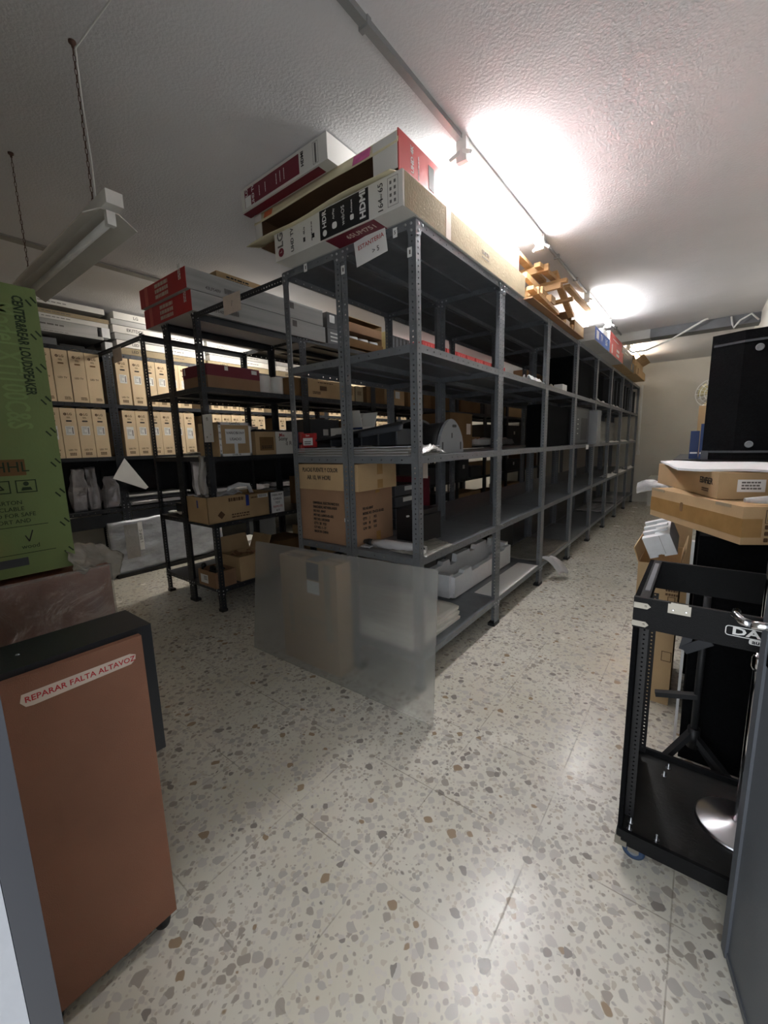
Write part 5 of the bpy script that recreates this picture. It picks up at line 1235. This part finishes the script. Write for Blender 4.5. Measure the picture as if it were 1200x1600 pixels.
part('front_bottom_rail', MB().box(-.001, W_+.001, -.012, 0.0, zb-.002, zb+.045).bevel(.002, 1), M['black_box'], t)
part('back_bottom_rail', MB().box(.0, W_, D_-.012, D_, zb-.002, zb+.05).bevel(.002, 1), M['black_box'], t)
for yy in (.05, D_-.04):
    mb = MB().use(M['black']); perf(mb, (.014, yy, zb+.05), (1, 0, 0), (0, 0, 1), (0, 1, 0), .022, zt-zb-.16, 44, .0028, .0015)
    mb.box(.012, .014, yy, yy+.02, zb+.05, zt-.11)
    part('rack_strip', mb, None, t)
for (xx, zz, wx) in ((.010, zt-.022, .03), (.008, zt-.075, .03)):
    part('corner_clip', MB().prism([(-.01, -.008), (wx-.008, -.008), (wx, 0), (wx-.008, .008), (-.01, .008)], .0015, frame((xx, -.0125, zz), *FY)).lathe([(.003, 0.0015), (.002, .003)], 8, frame((xx+wx-.012, -.0125, zz), *FY)), M['nickel'], t)
part('butterfly_catch', MB().box(.078, .128, -.0145, -.012, zt-.028, zt-.002).box(.084, .122, -.016, -.012, zt-.004, zt+.002), M['nickel'], t)
for xx in (.09, .118): part('rivet', MB().lathe([(.003, 0), (.002, .002)], 8, frame((xx, -.0145, zt-.018), *FY)), M['chrome'], t)
part('corner_piece', MB().box(-.004, .012, -.015, .006, zb-.006, zb+.022).box(.012, .028, -.015, -.011, zb-.006, zb+.012), M['nickel'], t)
# logo
def rrect(w, h, r_, lw):
    mb = MB(); out = []; inn = []
    for cx, cy, a0 in ((w/2-r_, h/2-r_, 0), (-w/2+r_, h/2-r_, 90), (-w/2+r_, -h/2+r_, 180), (w/2-r_, -h/2+r_, 270)):
        for k in range(5):
            a = math.radians(a0+k*22.5); out.append((cx+r_*math.cos(a), cy+r_*math.sin(a))); inn.append((cx+(r_-lw)*math.cos(a), cy+(r_-lw)*math.sin(a)))
    n = len(out); vo = [mb.bm.verts.new((a, b, 0)) for a, b in out]; vi = [mb.bm.verts.new((a, b, 0)) for a, b in inn]
    vo2 = [mb.bm.verts.new((a, b, .0006)) for a, b in out]; vi2 = [mb.bm.verts.new((a, b, .0006)) for a, b in inn]
    for k in range(n):
        j = (k+1) % n; mb._f([vo2[k], vo2[j], vi2[j], vi2[k]]); mb._f([vo[k], vo[j], vo2[j], vo2[k]]); mb._f([vi[j], vi[k], vi2[k], vi2[j]]); mb._f([vo[j], vo[k], vi[k], vi[j]])
    return mb
link('logo_frame', rrect(.098, .026, .007, .002).mesh('logo_frame', M['white']), t, T=frame((.248, -.0125, zt-.044), *FY))
text(t, 'DAP', .026, (.248, -.0127, zt-.044), *FY, M['white'], 'brand_lettering', .0008, sx=1.45)
plate(t, 'logo_tab', .045, .013, (.268, -.0125, zt-.0635), *FY, M['white'], r=.004); text(t, 'audio', .014, (.268, -.0134, zt-.063), *FY, M['box_black'], 'brand_lettering', .0004, sx=1.1)
for (xx, yy) in ((.03, .05), (.03, .02), (.10, .03), (.10, -.0), (.11, .38), (.10, .33), (.35, .40)):
    part('bolt', MB().lathe([(.008, 0), (.008, .002), (.0035, .003), (.0035, .016), (.002, .018)], 10, Matrix.Translation((xx, max(.012, yy), zb+.030))), M['bolt'], t)
part('square_nut', MB().box(.012, .016, .17, .185, .245, .262), M['nickel'], t)
mb = MB().use(M['blue_tyre']); Tc = frame((.045, .022, .031), (1, 0, 0), (0, 0, 1)); 
tor = [(.031, -.010), (.031, .010), (.021, .010), (.021, -.010), (.031, -.010)]
mb.lathe([(.024, -.010), (.031, -.007), (.031, .007), (.024, .010)], 24, Tc); 
c_ = part('caster', mb, None, t); 
part('caster_hub', MB().lathe([(.015, -.011), (.015, .011)], 16, Tc), M['plastic_grey'], t)
part('caster_fork', MB().box(.03, .06, .034, .037, .03, zb-.002).box(.03, .06, .006, .009, .03, zb-.002).box(.02, .07, .0, .05, zb-.004, zb), M['nickel'], t)
for (xx, yy) in ((.455, .03), (.045, .39), (.455, .39)):
    cc = MB().lathe([(.024, -.010), (.031, -.007), (.031, .007), (.024, .010)], 24, frame((xx, yy, .031), (1, 0, 0), (0, 0, 1)))
    part('caster', cc, M['blue_tyre'], t)
    part('caster_fork', MB().box(xx-.02, xx+.02, yy+.012, yy+.015, .03, zb).box(xx-.02, xx+.02, yy-.015, yy-.012, .03, zb), M['nickel'], t)
# pole on a round base standing in the case
t = thing('pole_stand', 'chrome pole on a round brushed metal base standing in the open rack case', 'stand', (1.250, -.150, zb+.030))
part('round_base', MB().lathe([(.108, 0), (.108, .006), (.102, .010), (.03, .018), (.016, .026)], 48), M['alu'], t)
part('pole', MB().tube([(0, 0, .02), (.0, .0, .55)], .011, 16), M['chrome'], t)
part('upper_pole', MB().tube([(0, 0, .55), (.0, .0, 1.02)], .0085, 16), M['chrome'], t)
part('clamp', MB().lathe([(.015, .53), (.017, .54), (.017, .565), (.012, .575)], 16), M['chrome'], t)
# dark straps / bent plastic arms behind the case
t = thing('folded_tripod', 'folded black tripod stand between the rack case and the black cabinet', 'tripod', (1.13, .15, 0))
part('pole', MB().tube([(0, 0, .13), (0, .005, .72)], .012, 10), M['rubber'], t)
part('bent_strap', MB().bar((-.03, .0, .66), (-.055, .0, .50), .03, .006, (0, 1, 0)).bar((-.055, .0, .50), (.02, -.01, .56), .034, .006, (0, 1, 0)), M['plastic_dgrey'], t)
for a, b in (((0, 0, .33), (-.13, -.01, .30)), ((0, 0, .19), (-.11, -.05, .012)), ((0, 0, .16), (.09, .03, .012)), ((0, 0, .17), (.16, -.05, .012))): part('leg', MB().bar(a, b, .026, .018), M['rubber'], t)
part('collar', MB().tube([(0, 0, .12), (0, 0, .20)], .02, 12), M['black'], t)
# tall narrow carton
t = open_box('narrow_open_carton', 'tall narrow open carton behind the rack case holding a styrofoam corner', .868, 1.035, .60, 1.02, 0, .70, M['card'], flap=(.0, .0, 1.0, 1.1), fl=.07, ang=1.25)
lines(t, (.06, -.2108, .60), *FY, M['ink_tv'], .05, 3, .02, seed=6); outline(t, 'symbol_frame', .04, .05, (.06, -.2106, .25), *FY, M['ink_tv'], .003); outline(t, 'symbol_frame', .03, .04, (.06, -.2106, .53), *FY, M['ink_tv'], .003)
t = thing('styrofoam_corner', 'white styrofoam corner block with four ridges on the narrow open carton', 'styrofoam', (.915, .60, .722)); t.rotation_euler = (math.radians(14), math.radians(-20), math.radians(-4))
mb = MB().prism([(0, 0), (.036, 0), (.036, .012), (.062, .012), (.062, 0), (.112, 0), (.112, .106), (0, .106)], .030, frame((0, .030, 0), *FY)); mb.bevel(.004, 2)
part('block', mb, M['foam'], t)
part('ridge_base', MB().box(.050, .110, .02, .205, .0, .104).bevel(.005, 2), M['foam'], t)
for k in range(3): part('ridge', MB().box(.0, .10, .055+.055*k, .075+.055*k, .02, .112+.002*k).bevel(.006, 2), M['foam'], t)
part('seam', MB().box(.068, .070, -.0006, .0, .012, .106), M['box_grey'], t)
# black cabinets on right
t = thing('black_amplifier_cabinet', 'large matt black cabinet standing behind the rack case by the right wall', 'cabinet', (1.09, .235, 0))
part('cabinet_body', MB().box(0, .38, 0, .60, 0, .925).bevel(.004), M['carpet'], t)
part('seam_strip', MB().box(.0, .37, -.0012, 0, .60, .604), M['rubber'], t)
tag(part('pale_upright', MB().box(1.068, 1.078, .33, .36, 0, .88), M['white'], None), 'narrow white strip standing beside the black cabinet', 'strip')
# lower taped carton (rotated)
def rot_carton(name, label, corner, far, L_, W2, h, z0, mt):
    d = Vector((far[0]-corner[0], far[1]-corner[1], 0)).normalized()
    t = thing(name, label, 'box', (corner[0], corner[1], z0), math.atan2(d.y, d.x)-PI/2)
    part('carton_body', MB().box(0, W2, 0, L_, 0, h).bevel(.004, 1), mt, t); return t
# local: +y along length (far), +x across to the right, visible sides: x=0 (facing -x) and y=0
FXN = ((0, -1, 0), (0, 0, 1))
t = rot_carton('taped_long_carton', 'long brown carton with wide shiny tape, lower of two on the black cabinet', (1.197, .12), (.915, .61), .60, .30, .128, .928, M['card'])
part('wide_tape', MB().box(-.001, 0, -.0005, .601, .025, .088).box(-.001, .06, -.001, .0, .025, .088), M['tape'], t, 'shiny brown packing tape')
plate(t, 'hand_hole', .022, .038, (-.0014, .35, .075), *FXN, M['card_dark'], r=.009)
part('lid_edge', MB().box(-.0015, .0, .49, .60, .118, .130).box(-.0015, 0, .06, .14, .117, .1285), M['card_pale'], t)
outline(t, 'symbol_frame', .075, .045, (.105, -.0012, .095), *FY, M['ink'], .0015)
plate(t, 'barcode', .016, .03, (.082, -.0012, .095), *FY, M['ink']); lines(t, (.115, -.0012, .105), *FY, M['ink'], .035, 3, .01)
for i in range(3):
    for j in range(3): plate(t, 'handling_symbol', .013, .014, (.075+i*.026, -.0012, .06-j*.022), *FY, M['ink_tv'], r=.003)
t = rot_carton('upper_long_carton', 'long plain brown carton with a white label, upper of two on the black cabinet', (1.13, .285), (.90, .885), .64, .33, .098, 1.0585, M['card'])
text(t, 'EDiFiER', .034, (-.0012, .10, .060), *FXN, M['ink'], 'brand_lettering', .0004, sx=1.0); lines(t, (-.0012, .10, .030), *FXN, M['ink_tv'], .06, 2, .008)
plate(t, 'white_label', .085, .045, (.10, -.0012, .050), *FY, M['white']); lines(t, (.10, -.0020, .062), *FY, M['ink_grey'], .06, 3, .011)
tag(part('white_foam_sheet', MB().sheet(lambda u, v: Vector((1.0-.10*v+.42*u, .37+.62*v-.10*u, 1.162+.004*(1+noise.noise(Vector((u*3, v*3, 9)))))), 16, 16, .008), M['foam'], None), 'white foam sheet lying on top of the upper long carton', 'foam sheet')
tag(part('white_printed_bag', MB().tube([(1.20, .18, 1.072), (1.27, .20, 1.075), (1.36, .24, 1.078), (1.44, .27, 1.078)], .018, 10, radii=[.008, .015, .019, .019]), M['film_white'], None), 'white bag with a pink drawing squeezed between the two long cartons', 'bag')
def whitebag(u, v):
    a = 2*PI*v; r_ = .055*(1-.72*abs(u-.25)**1.2)+.010*noise.noise(Vector((math.cos(a)*2, math.sin(a)*2, u*6)))
    return Vector((.70+.20*u, 1.98-.1*u, .915+.03*math.sin(u*3)))+Vector((0, r_*math.cos(a), r_*math.sin(a)*.8))
tag(part('white_plastic_bag', MB().sheet(whitebag, 18, 24), M['film_white'], None), 'white plastic bag sticking out to the left behind the long cartons', 'bag')
tag(part('bag_support_box', MB().box(.88, 1.06, 1.75, 2.2, 0, .86).bevel(.004), M['card'], None), 'plain carton standing behind the narrow one under the white bag', 'box')
# loudspeaker on black stack
t = thing('black_bass_cabinet', 'black bass cabinet standing on the floor under the tall loudspeaker', 'cabinet', (1.07, .98, 0))
part('cabinet_body', MB().box(.01, .40, 0, .60, 0, 1.135).bevel(.006), M['carpet'], t)
part('top_plate', MB().box(.0, .41, -.01, .61, 1.136, 1.170).bevel(.004), M['black'], t)
t = thing('black_loudspeaker', 'tall black stage loudspeaker with angled back standing on the black stack', 'loudspeaker', (1.07, 1.02, 1.172))
prof = [(0, 0), (.12, -.055), (.40, -.075), (.40, .42), (0, .42)]
mb = MB().prism(prof, .60); mb.bevel(.014, 2); part('enclosure', mb, M['carpet'], t)
mb = MB()
for z in (.035, .545): mb.prism([(.008, -.004), (.12, -.058), (.40, -.079), (.40, -.070), (.12, -.050), (.008, 0.0)], .010, Matrix.Translation((0, 0, z)))
part('edge_groove', mb, M['plastic_dgrey'], t)
for z in (.075, .515): part('mounting_disc', MB().lathe([(.016, 0), (.016, .003), (.010, .004), (.009, .002)], 20, frame((.175, -.0605, z), (1, -.07, 0), (0, 0, 1))), M['plastic_grey'], t)
part('corner_guard', MB().box(-.004, .05, -.012, .05, -.0, .045).bevel(.008), M['plastic_dgrey'], t)
# blue boxes, carton, fan
for k, (x0, x1, y0, z1) in enumerate(((.99, 1.045, 2.30, 1.33), (1.05, 1.12, 2.24, 1.38))):
    t = thing('blue_box', f'dark blue box beside the loudspeaker, {"left and lower" if k == 0 else "right and taller"} of two', 'box', (x0, y0, 1.12), 0, 'blue boxes beside the loudspeaker')
    part('carton_body', MB().box(0, x1-x0, 0, .25, 0, z1-1.12).bevel(.003), M['box_navy'], t)
    plate(t, 'white_stripe', x1-x0-.01, .012, ((x1-x0)/2, -.0006, .045), *FY, M['white'])
t = thing('black_side_table', 'black table behind the bass cabinet carrying the blue boxes', 'table', (.90, 2.15, 0))
part('table_top', MB().box(0, .56, 0, 1.2, 1.085, 1.12).bevel(.008), M['black'], t)
for (a, b) in ((.02, .03), (.5, .03), (.02, 1.14), (.5, 1.14)): part('leg', MB().box(a, a+.04, b, b+.04, 0, 1.085), M['black'], t)
t = carton('brown_carton', 'small brown carton with a white label on the black table under the fan', 1.02, 1.20, 2.75, 3.0, 1.121, 1.54, M['card'])
plate(t, 'white_label', .06, .06, (-.03, -.1256, .24), *FY, M['white'])
t = thing('round_fan', 'white round fan standing on the small carton before the far wall', 'fan', (1.10, 2.85, 1.545))
mb = MB(); 
for r_ in (.115, .085, .055, .025): mb.tube([(r_*math.cos(a*PI/14), -.03+.02*(1-r_/.115), .095+r_*math.sin(a*PI/14)) for a in range(29)], .003, 6, cap=False)
for k in range(16): a = k*PI/8; mb.tube([(0, -.045, .095), (.115*math.cos(a), -.03, .095+.115*math.sin(a))], .0015, 4)
part('grille', mb, M['plastic_white'], t)
mb = MB()
for k in range(3):
    a = k*2*PI/3; mb.sheet(lambda u, v, a=a: Vector((math.cos(a+v*1.2)*.1*u, -.015+.02*v, .095+math.sin(a+v*1.2)*.1*u)), 6, 6, .003)
part('blades', mb, M['jute'], t)
part('motor_housing', MB().lathe([(.035, 0), (.04, .02), (.03, .07), (.01, .08)], 20, frame((0, .06, .095), (1, 0, 0), (0, 0, 1))), M['plastic_white'], t)
part('stand', MB().lathe([(.06, 0), (.06, .01), (.015, .02), (.012, .06)], 20, Matrix.Translation((0, .05, 0))), M['plastic_white'], t)
# far end
t = thing('white_floor_cabinet', 'low white cabinet on the floor at the far wall', 'cabinet', (.30, 7.55, 0))
part('cabinet_body', MB().box(0, .50, 0, .45, 0, .55).bevel(.005), M['box_white'], t); part('dark_vent', MB().box(.08, .35, -.002, 0, .42, .50), M['plastic_grey'], t)
structure('trim_5', MB().box(.02, .05, YB-.03, YB, 1.02, 2.3).box(.005, .065, YB-.035, YB, .95, 1.03), M['plastic_white'])
for o in list(COL.objects):
    if 'dims' in o: del o['dims']
